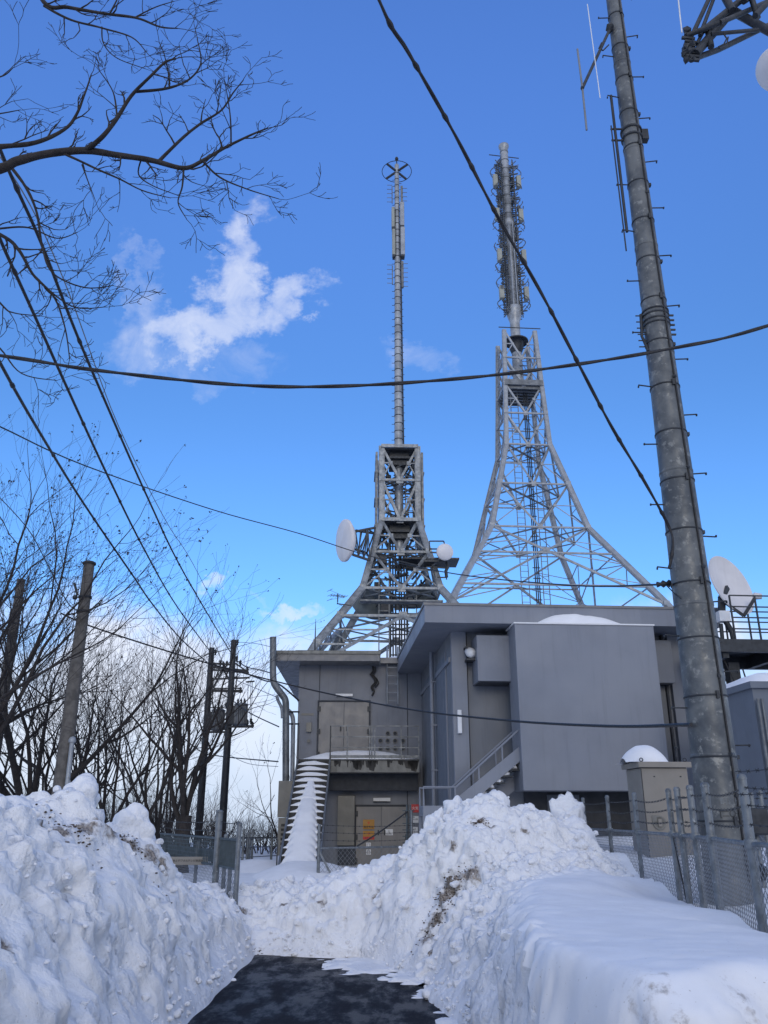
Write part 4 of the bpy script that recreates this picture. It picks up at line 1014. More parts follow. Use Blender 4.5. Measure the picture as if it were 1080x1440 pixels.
# dishes of the left tower
def dish(px, py, D, r, ax, name, label, m='white', deep=.3, radome=True, mount=None, mm='galvd'):
    c = P(px, py, D); e = empty(name, c, 0, label, 'microwave dish'); ax = Vector(ax).normalized()
    if radome: pr = [(0, .08), (r*.5, .07), (r*.96, .01), (r, -.02), (r*1.0, -.12), (r*.75, -.12-deep*.45), (r*.3, -.12-deep*.9), (0, -.12-deep)]
    else: pr = [(0, -deep), (r*.3, -deep*.9), (r*.7, -deep*.5), (r, 0), (r*1.01, -.02), (r*.7, -deep*.5-.04), (r*.3, -deep*.9-.04), (0, -deep-.04)]
    MB().lathe(pr, (0, 0, 0), ax, 36).build('reflector' if not radome else 'radome', m, e)
    if mount:
        mb = MB()
        for p in mount: mb.tube([-ax*(.1+deep)*.8+Vector(p[0]), p[1]], .04, 6)
        mb.build('mount', mm, e)
    return e
c0 = P(483, 760, 34.2)
d1 = dish(483, 760, 34.2, .93, (-.88, -.40, -.08), 'microwave_dish', 'large oval white-grey microwave dish projecting from the left side of the shorter tower', 'white', .4)
tr = MB(); rp = lambda px, py, D_: P(px, py, D_)-c0
cs = [[rp(497, 748, 34.0), rp(528, 742, 34.2)], [rp(496, 780, 34.0), rp(520, 788, 34.2)], [rp(500, 746, 35.2), rp(526, 750, 35.6)], [rp(498, 772, 35.2), rp(516, 778, 35.6)]]
for a, b in cs: tr.bar(a, b, .09)
for t in (0, .33, .66, 1):
    q = [a.lerp(b, t) for a, b in cs]
    for i, j in ((0, 1), (1, 3), (3, 2), (2, 0)): tr.bar(q[i], q[j], .06)
for t0, t1_ in ((0, .33), (.66, .33), (.66, 1)):
    for i, j in ((0, 1), (2, 3), (0, 2)): tr.bar(cs[i][0].lerp(cs[i][1], t0), cs[j][0].lerp(cs[j][1], t1_), .05)
tr.bar(cs[0][0].lerp(cs[1][0], .5), Vector((.3, .1, 0)), .35); tr.build('mount_truss', 'dsteel', d1)
dish(626, 776, 33.6, .36, (.15, -.97, -.12), 'microwave_dish', 'small round white dish on the right side of the shorter tower', 'white', .25, mount=[((0, 0, 0), (.05, .5, -.1)), ((0, 0, -.1), (-.6, .7, -.5)), ((0, 0, 0), (-.6, .7, .2))])
fm = MB(); g = lambda px, py: P(px, py, 34.2)
for a, b in (((604, 761), (624, 761)), ((604, 761), (604, 775)), ((624, 761), (625, 765)), ((604, 772), (618, 772)), ((600, 786), (626, 786)), ((600, 797), (628, 799)), ((627, 785), (628, 815)), ((615, 812), (628, 812)), ((606, 786), (612, 812))): fm.bar(g(*a), g(*b), .05)
fm.box(*[x for t in zip(tuple(g(612, 790)-Vector((.5, .3, .08))), tuple(g(612, 790)+Vector((.5, .5, .0)))) for x in t])
fm.tube([g(627, 785), g(628, 790), g(630, 797), g(627, 803), g(628, 812)], .07, 6)
tag(fm.build('dish_bracket', 'dsteel'), 'dark bracket frame holding the small round dish on the shorter tower', 'bracket')
dish(523, 850, 37.2, .98, (-.25, .80, -.52), 'microwave_dish', 'big grey-green dish seen from beneath inside the left waist of the shorter tower', 'dishd', .40, False)
dish(593, 838, 37.2, .80, (.3, .80, -.52), 'microwave_dish', 'big dark dish seen from beneath inside the right waist of the shorter tower', 'dishd', .35, False)
def yagi(px, py, D, label):
    c = P(px, py, D); e = empty('yagi_antenna', c, 0, label, 'antenna'); b = MB()
    b.tube([(.0, 0, -.25), (0, 0, .1)], .025, 6); b.bar((-.05, .3, -.25), (.55, .3, -.33), .04); b.bar((0, 0, -.22), (-.02, .3, -.25), .03); b.build('bracket', 'dsteel', e)
    f = MB(); f.bar((-.3, -.15, 0), (.3, .15, 0), .02); 
    for k in range(7): 
        t = k/6*2-1; f.bar((.3*t-.12, .15*t+.2, 0), (.3*t+.12, .15*t-.2, 0), .015)
    for k in (-.2, .2): f.bar((-.32, -.16, k), (.3, .15, 0), .012); f.bar((-.32-.12, -.16+.2, k), (-.32+.12, -.16-.2, k), .015)
    f.build('elements', 'galvd', e)
yagi(475, 838, 33.0, 'small yagi television antenna on a bracket left of the shorter tower')

# --- right tower ----------------------------------------------------------------
T2 = Frame(P(745, 850, 51.2).x, 51.2, math.radians(4.2))
t2 = empty('transmission_tower', (T2.o.x, 51.2, 0), T2.r, 'taller silver lattice tower with flaring legs and an antenna-covered mast behind the right building', 'lattice tower')
rows = ((465, 708.6, 751.4), (503, 709, 756), (541, 709.7, 760.6), (581, 710.2, 766), (625, 712, 773), (680, 702.5, 799), (741, 693, 828), (848, 638, 941))
lv = levels_from_pixels(T2, 0, rows)
print('T2', [(round(a, 2), round(b, 2), round(c, 2)) for a, b, c in lv])
cx2 = float(np.mean([l[2] for l in lv])); lv2 = [(l[0], l[1]) for l in lv]
s_ = (lv2[-1][1]-lv2[-2][1])/(lv2[-2][0]-lv2[-1][0]); lv2.append((0.0, lv2[-1][1]+s_*lv2[-1][0]*.8))
legs(t2, lv2, cx2, 0, .215, 'galv')
brace(t2, lv2, cx2, 0, .098, ['Vhs', 'Vhs', 'Vhs', 'Vhs', 'Vhs', 'Vhs', 'Xs', 'Xs'], 'galv')
plan_brace(t2, lv2, cx2, 0, .11, (2, 4, 5, 6), 'galvd')
hz = MB(); z, h = lerp(lv2[6][0], lv2[7][0], .36), lerp(lv2[6][1], lv2[7][1], .36)
for A, B in faces(): hz.angle(corner(cx2, 0, h, z, *A), corner(cx2, 0, h, z, *B), .10)
z2, h2 = lerp(lv2[6][0], lv2[7][0], .78), lerp(lv2[6][1], lv2[7][1], .78)
for A, B in faces(): hz.angle(corner(cx2, 0, h2, z2, *A), corner(cx2, 0, h2, z2, *B), .10)
hz.build('horizontal_tie', 'galv', t2)
pl = MB(); z, h = lv2[2]
pl.box(cx2-h+.05, cx2+h-.05, -h+.05, h-.05, z-.1, z); pl.box(cx2-h-.05, cx2+h+.05, -h-.2, -h-.17, z-.1, z+.3)
for k in range(7): pl.box(cx2-h, cx2+h, -h+k*h*.33, -h+k*h*.33+.1, z-.3, z-.101)
pl.build('platform', 'galvd', t2)
ld = MB(); ladder(ld, cx2-.55, -.6, 5, lv2[2][0], .5, .4); ladder(ld, cx2+.9, -.2, 5, lv2[4][0], .4, .5)
ld.build('ladder', 'galvd', t2)
cb = MB()
for x in (.18, .30, .42): cb.tube([(cx2+x, -.4, 5), (cx2+x, -.4, lv2[2][0])], .04, 6)
for k in range(40): cb.box(cx2+.05, cx2+.55, -.38, -.33, 6+k*.7, 6.05+k*.7)
cb.build('feeder_cables', 'dsteel', t2)
top2 = lv2[0][0]
bs = MB(); bs.lathe([(lv2[0][1]*.8, 0), (lv2[0][1]*.8, .1), (.5, .12), (.5, -.5), (.35, -.9)], (cx2, 0, top2-.3), n=20); bs.bar((cx2-lv2[0][1]-.4, -1.2, top2+.15), (cx2+lv2[0][1]+.4, -1.2, top2+.15), .05); bs.build('mast_seat', 'dsteel', t2)
ztop2 = T2.hit(707, 206, 0)[1]; zfl = T2.hit(712, 316, 0)[1]; zcn = T2.hit(719, 443, 0)[1]
def sc2(w, z): return w
mp = MB()
rT = .30
mp.lathe([(.36, ztop2+.06), (.40, ztop2+.06), (.40, ztop2-.1), (.32, ztop2-.25), (rT, ztop2-.5), (rT, zfl+.35), (.46, zfl+.3), (.46, zfl-.2), (.27, zfl-.25), (.27, zcn+.8), (.60, zcn+.55), (.62, zcn+.25), (.36, zcn-.6), (.34, top2-.2), (.38, lv2[2][0]+.2)], (cx2, 0, 0), n=22)
mo2 = mp.build('mast_pole', 'mast', t2)
rg = MB(); z = zfl+.9
while z < ztop2-.5: rg.lathe([(rT, 0), (rT+.03, .01), (rT+.03, .07), (rT, .08)], (cx2, 0, z), n=18); z += .85
rg.build('band', 'galvd', mo2)
ri = MB()
for x, y in ((-.42, -.1), (-.38, .25), (.42, -.1), (.2, -.45), (-.12, -.5)): ri.tube([(cx2+x, y, zcn+.5), (cx2+x*.95, y*.95, zfl+(.0 if x > 0 else -.4))], .05, 6)
ri.build('riser_pipe', 'galv', mo2)
# antenna bays: curved twin loops, backing grid and a power divider box on four sides
ROWS = [T2.hit(706, py, 0)[1] for py in (258, 305, 362, 414)]
R2 = random.Random(9)
for bi, zc in enumerate(ROWS):
    for si, (sx, sy) in enumerate(((-1, 0), (1, 0), (0, -1), (0, 1))):
        if sy == -1: continue
        mb = MB(); ax = Vector((sx, sy, 0)) if sx else Vector((.45, sy, 0)).normalized(); tn = Vector((-ax.y, ax.x, 0)); c = Vector((cx2, 0, zc))
        if sx: ax = (ax+Vector((0, -.35, 0))).normalized(); tn = Vector((-ax.y, ax.x, 0))
        r0, r1 = .42, .86
        for dz_ in (-1.5, -.75, 0, .75, 1.5):
            mb.bar(c+ax*.3+Vector((0, 0, dz_)), c+ax*(r1+.1)+Vector((0, 0, dz_)), .08); mb.bar(c+ax*.3+Vector((0, 0, dz_)), c+ax*r1+Vector((0, 0, dz_+.5)), .05)
        for dt in (-.28, 0, .28): mb.bar(c+ax*.6+tn*dt+Vector((0, 0, -1.85)), c+ax*.6+tn*dt+Vector((0, 0, 1.85)), .06)
        z = -1.8
        while z < 1.8: mb.bar(c+ax*.6-tn*.45+Vector((0, 0, z)), c+ax*.6+tn*.45+Vector((0, 0, z+.2)), .05); z += .2
        for s in (-1, 1):
            for t_ in ((-1, 1) if (bi+si) % 2 == 0 else (R2.choice((-1, 1)),)):
                pts = [c+ax*(r1-.1+.42*math.sin(a))+tn*t_*(.22+.14*math.cos(a*.7))+Vector((0, 0, s*(.35+1.15*a/math.pi))) for a in [k*math.pi/7 for k in range(8)]]
                mb.tube(pts[:R2.choice((5, 6, 8, 8))], .035, 5)
                mb.bar(c+ax*r1+tn*t_*.4+Vector((0, 0, s*.85)), c+ax*(r1+.22)+tn*t_*.55+Vector((0, 0, s*1.1)), .03)
        o = mb.build('antenna_bay', 'bay', t2)
        b = c+ax*(r1+.1)
        if sx: MB().box(b.x-.17, b.x+.17, b.y-.17, b.y+.17, zc-.6, zc+.45).build('divider_box', 'gunit', o, .03)
R3 = random.Random(31)
for k in range(8):
    mb = MB()
    for q in range(16):
        z = lerp(zcn+.6, ztop2-1.2, (k+R3.random())/8); a = R3.uniform(-.6, 3.74); rr = R3.uniform(.35, 1.0); p = Vector((cx2+rr*math.cos(a), rr*math.sin(a)*.9, z))
        t_ = R3.random()
        if t_ < .5: mb.bar(Vector((cx2+.3*math.cos(a), .3*math.sin(a), z)), p, R3.uniform(.03, .07)); mb.bar(p, p+Vector((R3.uniform(-.25, .25), 0, R3.uniform(-.7, .7))), .045)
        elif t_ < .75: mb.bar(p, p+Vector((R3.uniform(-.5, .5), R3.uniform(-.3, .3), R3.uniform(-.8, .8))), .04)
        else: s2 = R3.uniform(.06, .14); mb.box(p.x-s2, p.x+s2, p.y-s2, p.y+s2, z-R3.uniform(.1, .35), z+.15)
    mb.build('antenna_clutter', R3.choice(('bay', 'galvd')), t2)
mb = MB(); zz_ = ztop2-.9; mb.bar((cx2-1.2, 0, zz_), (cx2+1.2, .2, zz_), .05); mb.build('top_crossbar', 'dsteel', t2)

# ------------------------------------------------------------------ corner lattice arm and dish at the upper right
def arm():
    D = 9.5
    g = lambda px, py, d=0: P(px, py, D+d)
    root = g(1330, -20, 3); rt = empty('antenna_mast', (root.x, root.y, 0), 0, 'dark lattice arm of a neighbouring mast reaching in from the upper right corner', 'antenna mast')
    o = rt.location
    m = MB(); hh = root.z
    m.tube([(0, 0, 0), (0, 0, hh+3)], [.4, .3], 16); m.build('mast_pole', 'pole', rt)
    a = MB(); G = lambda px, py, d=0: g(px, py, d)-o
    tip = G(968, 75); 
    L1 = [(G(972, 84), G(1010, 70, .3)), (G(1010, 70, .3), G(1080, 36, .8)), (G(1080, 36, .8), G(1200, -25, 1.5)), (G(1200, -25, 1.5), Vector((0, 0, hh-.4)))]
    L2 = [(G(966, 50), G(1012, 32, -.2)), (G(1012, 32, -.2), G(1036, 22, 0)), (G(1036, 22, 0), Vector((-.2, 0, hh+1.6)))]
    L3 = [(G(978, 76), G(1030, 15, .2)), (G(1030, 15, .2), G(1085, 46, .6)), (G(1085, 46, .6), G(1150, 60, 1.2)), (G(1150, 60, 1.2), Vector((0, 0, hh-1.2)))]
    for S, r in ((L1, .045), (L2, .04), (L3, .07)):
        for p, q in S: a.tube([p, q], r, 10)
    for p, q, r in (((974, 48), (1000, -8), .035), ((984, 50), (1006, -8), .03), ((990, 42), (1040, 2), .055), ((1000, 48), (1066, 42), .03), ((980, 62), (990, 42), .03),
                    ((1030, 15), (1016, -10), .06), ((1046, 2), (1062, -10), .05), ((1062, 22), (1090, -8), .05), ((1055, -8), (1066, 26), .045), ((1000, 66), (995, 40), .05)):
        a.tube([G(*p), G(*q, .1)], r, 8)
    a.tube([G(1010, 66), G(1018, 62), G(1022, 54), G(1018, 48)], .012, 5); a.tube([G(1012, 68), G(1022, 62), G(1024, 52)], .012, 5)
    a.build('lattice_arm', 'dsteel', rt)
    b = MB(); R_ = random.Random(3)
    for k in range(12): b.blob(G(969+R_.uniform(-7, 7), 62+R_.uniform(-20, 22)), R_.uniform(.04, .075), seed=k, amp=.5, sub=1)
    for k in range(8): b.bar(G(960+R_.uniform(-2, 3), 48+k*5), G(975+R_.uniform(0, 9), 50+k*5), .04)
    b.build('clamp', 'dsteel', rt)
    wh = MB().tube([G(952, -20), G(956, 20), G(959, 46)], .012, 5); wh.build('whip_antenna', 'wht', rt)
    dish(1093, 97, 11.5, .40, (-.55, -.30, -.6), 'microwave_dish', 'pale round dish cut by the right edge near the upper corner', 'white', .3, mount=[((0, 0, 0), (.9, .4, .4))])
arm()
# ------------------------------------------------------------------ big steel pole
PX, PY = P(1008, 1100, 9.0).x, 9.0
PH = 15.5
bp_ = empty('steel_pole', (PX, PY, .6), 0, 'big mottled galvanised steel pole with step bolts and metal bands rising beside the right fence', 'steel pole')
prad = lambda z: float(np.interp(z, [0, 3.4, 7.7, 12.5, 15.5], [.242, .208, .146, .105, .09]))
mb = MB(); zs = [0]; 
while zs[-1] < PH: zs.append(min(PH, zs[-1]+1.6))
for a, b in zip(zs, zs[1:]):
    mb.tube([(0, 0, a), (0, 0, b)], [prad(a), prad(b)], 28, cap=True); mb.lathe([(prad(b), 0), (prad(b)+.005, .004), (prad(b)+.005, .03), (prad(b), .034)], (0, 0, b-.02), n=28)
mb.build('pole_shaft', 'pole', bp_)
bd = MB(); z = .95
k = 0
while z < PH-.3:
    bd = MB(); r = prad(z); bd.lathe([(r, 0), (r+.008, .002), (r+.008, .018), (r, .02)], (0, 0, z), n=28); bd.box(r-.01, r+.035, -.03, .02, z-.01, z+.03) if k % 2 else bd.box(.03, .06, -r-.02, -r+.01, z-.03, z+.05); bd.build('band', 'dsteel', bp_); z += .62; k += 1
z = 1.7; s = 1
while z < PH:
    r = prad(z); b = MB().tube([(s*(r-.01), -.02, z), (s*(r+.16), -.02-.03*((z*7) % 2-1), z+.02*((z*3) % 1))], .0085, 6).lathe([(0, 0), (.016, 0), (.016, .012), (0, .012)], (s*(r+.15), -.02, z), (s, 0, 0), 8).build('step_bolt', 'dsteel', bp_); z += .385; s = -s
for side, z0_ in ((-1, .62), (1, .82)): pass
cbp = [(.05+.035*math.sin(z*.6)-z*.0, -prad(z)-.012, z) for z in np.arange(.4, PH, .4)]
cbp = [(prad(p[2])*math.sin(.45), -prad(p[2])*math.cos(.45)-.008, p[2]) for p in cbp]
MB().tube(cbp, .012, 6).build('riser_cable', 'black', bp_)
mb = MB()
for z in (1.15, 1.6, 2.3, 3.5, 4.8, 6.1, 7.4, 8.7): q = min(cbp, key=lambda p: abs(p[2]-z)); MB().blob(q, .028, seed=z, amp=.4, sub=1).build('cable_clip', 'dsteel', bp_)
# faded stencilled notice on the pole
for zz, tx, sz in ((.98, 'NTT', 0, ), (0.98, '', 0)): pass
pt = MB()
zb_ = P(1022, 1148, 9-.26).z-.6
def curved(txt, size, z, m):
    o = text('stencil_lettering', txt, size, (0, 0, 0), 0, m, bp_, .0008); r = prad(z)+.006
    for v in o.data.vertices:
        a = v.co.x/r+.12; h = v.co.y; d_ = v.co.z; v.co = (r*math.sin(a)+math.sin(a)*d_, -(r+d_)*math.cos(a), h)
    o.rotation_euler = (0, 0, 0); o.location = (0, 0, z); return o
curved('鋼管柱', .075, zb_+.14, 'post'); curved('[二〇一]', .07, zb_+.02, 'ink'); curved('12-15', .05, zb_-.10, 'post')
# clutter on the pole at the upper bracket and the mid bracket
cl_ = MB()
zq = P(910, 455, 9).z-.6
for dz_ in (-.06, 0, .08, .14): r = prad(zq); cl_.lathe([(r, 0), (r+.012, .002), (r+.012, .02), (r, .022)], (0, 0, zq+dz_), n=24)
cl_.tube([(-prad(zq)-.03, -.02, zq+.12), (-prad(zq)-.05, -.02, zq-.2), (-prad(zq)-.0, -.04, zq-.42)], .02, 6)
for k in range(6): cl_.bar((-prad(zq)-.1, -.02, zq+.1-k*.09), (-prad(zq), -.02, zq+.1-k*.09), .012)
for k in range(5): cl_.bar((prad(zq)-.01, -.03, zq+.1-k*.07), (prad(zq)+.06, -.03, zq+.1-k*.07), .02)
zq = P(884, 195, 9).z-.6; r = prad(zq)
for dz_ in (-.03, .1): cl_.lathe([(r, 0), (r+.02, .003), (r+.02, .03), (r, .034)], (0, 0, zq+dz_), n=24)
cl_.box(r, r+.09, -.06, .04, zq-.05, zq+.12); cl_.bar((-r-.16, -.02, zq-.05), (-r, -.02, zq-.05), .02); cl_.bar((-r-.16, -.02, zq+.15), (-r, -.02, zq+.15), .02)
cl_.tube([(-r-.10, -.03, zq+.75), (-r-.11, -.03, zq-1.6)], .02, 6); cl_.tube([(-r-.15, -.03, zq+.2), (-r-.15, -.03, zq-1.9)], .01, 6)
cl_.build('clamp_bracket', 'dsteel', bp_)
# side antenna: dipole on a boom near the top
bo_ = P(858, 40, 8.9); e = empty('dipole_antenna', bo_, 0, 'thin grey vertical dipole held off the big steel pole by a dark slanting boom', 'antenna')
q = P(819, 124, 8.4)-bo_
MB().tube([(0, 0, 0), q], .022, 8).build('boom', 'dsteel', e); MB().tube([P(812, 69, 8.4)-bo_, q, P(825, 183, 8.4)-bo_], .014, 6).build('dipole_rod', 'wire', e)
m_ = MB(); m_.blob((0, 0, 0), .07, seed=2, amp=.4, sub=1); m_.blob(q, .03, seed=3, amp=.4, sub=1); m_.tube([P(846, 60, 8.7)-bo_, P(842, 68, 8.7)-bo_, P(848, 71, 8.7)-bo_, P(856, 63, 8.8)-bo_], .01, 5); m_.build('clamp', 'dsteel', e)
w1 = MB().tube([P(826, 6, 8.3), P(844, 138, 8.3)], .0065, 6).build('whip_antenna', 'wht'); tag(w1, 'very thin white whip antenna crossing the slanting boom near the pole top', 'antenna')
w1 = MB().tube([P(846, 8, 8.9), P(844, 137, 8.3)], .003, 4)

# ------------------------------------------------------------------ right chain-link fence
def fence_post(x, y, z0, z1, r, parent, m='post'):
    o = MB().tube([(x, y, z0), (x, y, z1)], r, 12).lathe([(r*1.12, 0), (r*1.15, .01), (r*.8, .035), (0, .04)], (x, y, z1-.005), n=12).build('post', m, parent); return o
def groundz(x, y):
    i = int((x-FX0)/ST); j = int((y-FY0)/ST); return float(VZ[j, i]) if 0 <= i < nx and 0 <= j < ny else .5
fposts = [(792, 1130, 16.5, .028), (820, 1128, 14.2, .028), (854, 1126, 12.6, .028), (892, 1121, 11.2, .029), (940, 1116, 9.6, .030), (952, 1114, 9.1, .032), (970, 1110, 8.55, .033), (991, 1105, 7.9, .036), (1042, 1087, 6.3, .032)]
fn = empty('chain_link_fence', (3.2, 10, 0), 0, 'galvanised chain-link fence topped with barbed wire running along the right snow shelf', 'fence'); FO = Vector((3.2, 10, 0))
pp = []
for px, py, D, r in fposts:
    x = P(px, py, D).x; pp.append((x, D)); fence_post(x-FO.x, D-FO.y, groundz(x, D)-.4, 1.86, r, fn)
pp.append((2.55, 4.9)); fence_post(2.55-FO.x, 4.9-FO.y, .5, 1.86, .032, fn)
RAIL = 1.42
def mesh_panel(a, b, z0, z1, parent, step=.066, r=.0030, name='wire_mesh'):
    a = Vector((*a, 0)); b = Vector((*b, 0)); Ln = (b-a).length; u = (b-a)/Ln; H_ = z1-z0; mb = MB()
    n = int((Ln+H_)/step)+1; hs = step*.5
    for k in range(-int(H_/step)-1, n):
        for s in (1, -1):
            x0 = k*step; pts = []
            if s == 1: t0, t1 = max(0, -x0), min(H_, Ln-x0); f = lambda t: (x0+t, z0+t)
            else: t0, t1 = max(0, x0-Ln), min(H_, x0); f = lambda t: (x0-t, z0+t)
            if t1-t0 < .02: continue
            p = f(t0); q = f(t1); A = a+u*p[0]+Vector((0, 0, p[1])); B = a+u*q[0]+Vector((0, 0, q[1]))
            mb.tube([A, B], r, 3, smooth=False, cap=False)
    return mb.build(name, 'wire', parent)
def barbed(mb, a, b, sagv=.02, r=.0035, seed=0):
    pts = sag(a, b, 8, sagv); mb.tube(pts, r, 4, cap=False); a = Vector(a); b = Vector(b); n = max(1, int((b-a).length/.13)); R_ = random.Random(seed)
    for k in range(n):
        t = (k+.5)/n; p = a.lerp(b, t)-Vector((0, 0, 4*sagv*t*(1-t))); d = (b-a).normalized(); x = d.cross(Vector((0, 0, 1))).normalized()
        for an in (.6, 2.2): q = (x*math.cos(an)+Vector((0, 0, 1))*math.sin(an))*.017; mb.bar(p-q, p+q, .004)
        mb.bar(p-d*.012, p+d*.012, .011)
rl = MB(); bw = MB()
for k, ((x0, y0), (x1, y1)) in enumerate(zip(pp, pp[1:])):
    A = Vector((x0, y0, 0))-FO; B = Vector((x1, y1, 0))-FO
    rl.tube([A+Vector((0, 0, RAIL)), B+Vector((0, 0, RAIL))], .017, 8)
    rl.lathe([(.045, -.03), (.05, 0), (.045, .03)], A+Vector((0, 0, RAIL)), n=10)
    zl = min(groundz(x0, y0), groundz(x1, y1))-.15
    mesh_panel((A.x, A.y), (B.x, B.y), zl, RAIL, fn)
    for j, z in enumerate((1.55, 1.68, 1.80)): barbed(bw, A+Vector((0, 0, z)), B+Vector((0, 0, z)), .015+.03*((k*3+j*5) % 4)/4, seed=k*3+j)
rl.build('top_rail', 'post', fn); bw.build('barbed_wire', 'dsteel', fn)
# diagonal stays at the doubled posts
st_ = MB()
for k in (4,): A = Vector((*pp[k], 0))-FO; B = Vector((*pp[k+1], 0))-FO; st_.bar(A+Vector((0, 0, RAIL)), A.lerp(B, .8)+Vector((0, 0, .7)), .018)
st_.build('stay_rod', 'dsteel', fn)
# second fence behind the pole, running right from it
f2 = empty('chain_link_fence', (4.6, 9.6, 0), 0, 'short stretch of fence running right from behind the big steel pole to the photo edge', 'fence'); O2 = Vector((4.6, 9.6, 0))
q2 = [(3.15, 9.35), (P(1069, 1117, 10).x, 10.0), (6.2, 10.6)]
r2 = MB(); b2 = MB()
for k, (x, y) in enumerate(q2):
    if k: fence_post(x-O2.x, y-O2.y, .5, 1.86, .028, f2)
    if k: 
        A = Vector((*q2[k-1], 0))-O2; B = Vector((x, y, 0))-O2; r2.tube([A+Vector((0, 0, RAIL)), B+Vector((0, 0, RAIL))], .017, 8); mesh_panel((A.x, A.y), (B.x, B.y), .7, RAIL, f2)
        for j, z in enumerate((1.55, 1.68, 1.80)): barbed(b2, A+Vector((0, 0, z)), B+Vector((0, 0, z)), .02, seed=90+j)
r2.build('top_rail', 'post', f2); b2.build('barbed_wire', 'dsteel', f2)
# near strands crossing at the right edge, held above the big near post
b3 = MB(); A = P(1042, 1087, 6.3)
for (pa, pb) in (((1034, 1085), (1085, 1081)), ((1038, 1117), (1085, 1115))): barbed(b3, P(*pa, 6.25), P(*pb, 5.7), .004, seed=pa[1])
tag(b3.build('barbed_wire', 'dsteel'), 'two barbed wire strands running from the nearest fence post to the right edge', 'barbed wire')
eb_ = empty('electrical_box', P(1066, 1155, 9.7), 0, 'dark grey electrical box on a post behind the nearest fence post', 'electrical box')
MB().box(-.10, .10, -.07, .07, -.14, .14).build('box_body', 'dsteel', eb_, .02); MB().box(.102, .125, -.05, .05, -.10, .12).build('box_cover', 'wire', eb_); MB().tube([(0, .09, -1.2), (0, .09, .3)], .03, 8).build('post', 'post', eb_)
jb = MB().blob((0, 0, 0), .09, seed=4, amp=.4, sub=2); o = jb.build('junction_box', 'dsteel'); o.location = P(1066, 1228, 9.2); tag(o, 'small dark junction fitting low on the fence at the right edge', 'junction box')

# cabinet
cb_ = empty('electrical_cabinet', (0, 0, 0), R.r, 'tall beige roadside electrical cabinet capped with snow, round door handle, behind the fence', 'cabinet')
Cf = Frame(0, 12.4, R.r); c0_, zt_c = Cf.hit(901, 1080, 0); c1_ = Cf.hit(966, 1080, 0)[0]; cb_.location = (0, 12.4, 0)
MB().box(c0_, c1_, 0, .62, .5, zt_c).build('cabinet_body', 'tan', cb_, .008)
zl_ = Cf.hit(901, 1071, -.05)[1]
MB().box(c0_-.05, c1_+.06, -.06, .68, zt_c+.008, zl_).build('cabinet_lid', 'tan', cb_, .006)
MB().box(c0_+.01, c1_-.01, .01, .61, zt_c, zt_c+.008).build('lid_gasket', 'ink', cb_)
MB().box(c0_-.004, c0_+.006, -.005, .0, .6, zt_c-.01).build('door_gap', 'ink', cb_)
hx, hz_ = Cf.hit(927, 1157, 0); m_ = MB(); m_.lathe([(.10, 0), (.10, .012), (.085, .018), (.075, .006), (0, .006)], (hx, 0, hz_), (0, -1, 0), 24); m_.box(hx-.10, hx-.03, -.012, 0, hz_+.02, hz_+.10); ho = m_.build('handle_recess', 'ltan', cb_)
MB().box(hx-.02, hx+.03, -.03, -.006, hz_-.05, hz_+.05).build('handle', 'tan', ho)
m_ = MB()
for x, y in ((c0_+.02, 0.0), (c1_-.02, 0.0), (c0_+.02, .6)): m_.tube([(x+.025*math.cos(a), y, zl_+.03+.025*math.sin(a)) for a in [k*math.pi/5 for k in range(11)]], .007, 5)
m_.build('lifting_eye', 'dsteel', cb_)
m_ = MB()
for (px, py) in ((920, 1092), (957, 1092)): x, z = Cf.hit(px, py, 0); m_.box(x-.012, x+.012, -.006, 0, z-.008, z+.008)
m_.build('rivet', 'dsteel', cb_)
xa = Cf.hit(886, 1071, .0)[0]; xb = Cf.hit(952, 1071, 0)[0]
mb = MB(); vs = []; N = 26; hh = Cf.hit(918, 1048, .3)[1]-zl_
for j in range(N+1):
    for i in range(N+1):
        a = i/N*2-1; b = j/N*2-1; rr = (a+.08)**2+b*b; k_ = max(0, 1-rr)**.75; vs.append(((xa+xb)/2+a*(xb-xa)/2*1.0, .31+b*.33, zl_+.002+hh*k_*(1+.10*noise.noise(Vector((a*2, b*2, 3))))))
mb.add(vs, [(j*(N+1)+i, j*(N+1)+i+1, (j+1)*(N+1)+i+1, (j+1)*(N+1)+i) for j in range(N) for i in range(N)], True)
o = mb.build('snow_cap', 'smooth'); o.location = (0, 12.4, 0); o.rotation_euler = (0, 0, R.r); tag(o, 'rounded cap of snow on the beige cabinet lid', 'snow cap', kind='stuff')
an = MB().tube([P(951, 1064, 13), P(951, 1052, 13)], .012, 5).lathe([(.0, 0), (.03, 0), (.03, .02), (0, .02)], P(951, 1052, 13), n=8); tag(an.build('small_mast', 'dsteel'), 'tiny stub antenna sticking up behind the beige cabinet', 'antenna')

# ------------------------------------------------------------------ fence by the lower door
f3 = empty('wire_fence', P(447, 1240, 19.5), 0, 'grey wire fence with a single rail in front of the staircase and lower door', 'fence'); O3 = f3.location.copy()
def w3(px, py, D): return P(px, py, D)-O3
zr3 = P(447, 1193, 19.5).z
a3 = w3(447, 1161, 19.5); fence_post(0, 0, -.3, a3.z, .035, f3)
r3 = MB(); e3 = P(600, 1193, 21); r3.tube([Vector((0, 0, zr3-O3.z)), Vector((e3.x-O3.x, 1.5, zr3-O3.z))], .022, 8)
r3.bar(Vector((0, 0, zr3-O3.z-.05)), Vector((.42, .1, -.1)), .04); r3.build('rail', 'post', f3)
mesh_panel((0, 0), (e3.x-O3.x, 1.5), -.1, zr3-O3.z, f3, .11, .0035)
fence_post(e3.x-O3.x-.35, 1.4, -.3, a3.z+.3, .03, f3)
b4 = MB()
for dz_ in (.17, .33, .48): barbed(b4, Vector((0, 0, zr3-O3.z+dz_)), Vector((e3.x-O3.x, 1.5, zr3-O3.z+dz_)), .04, r=.004)
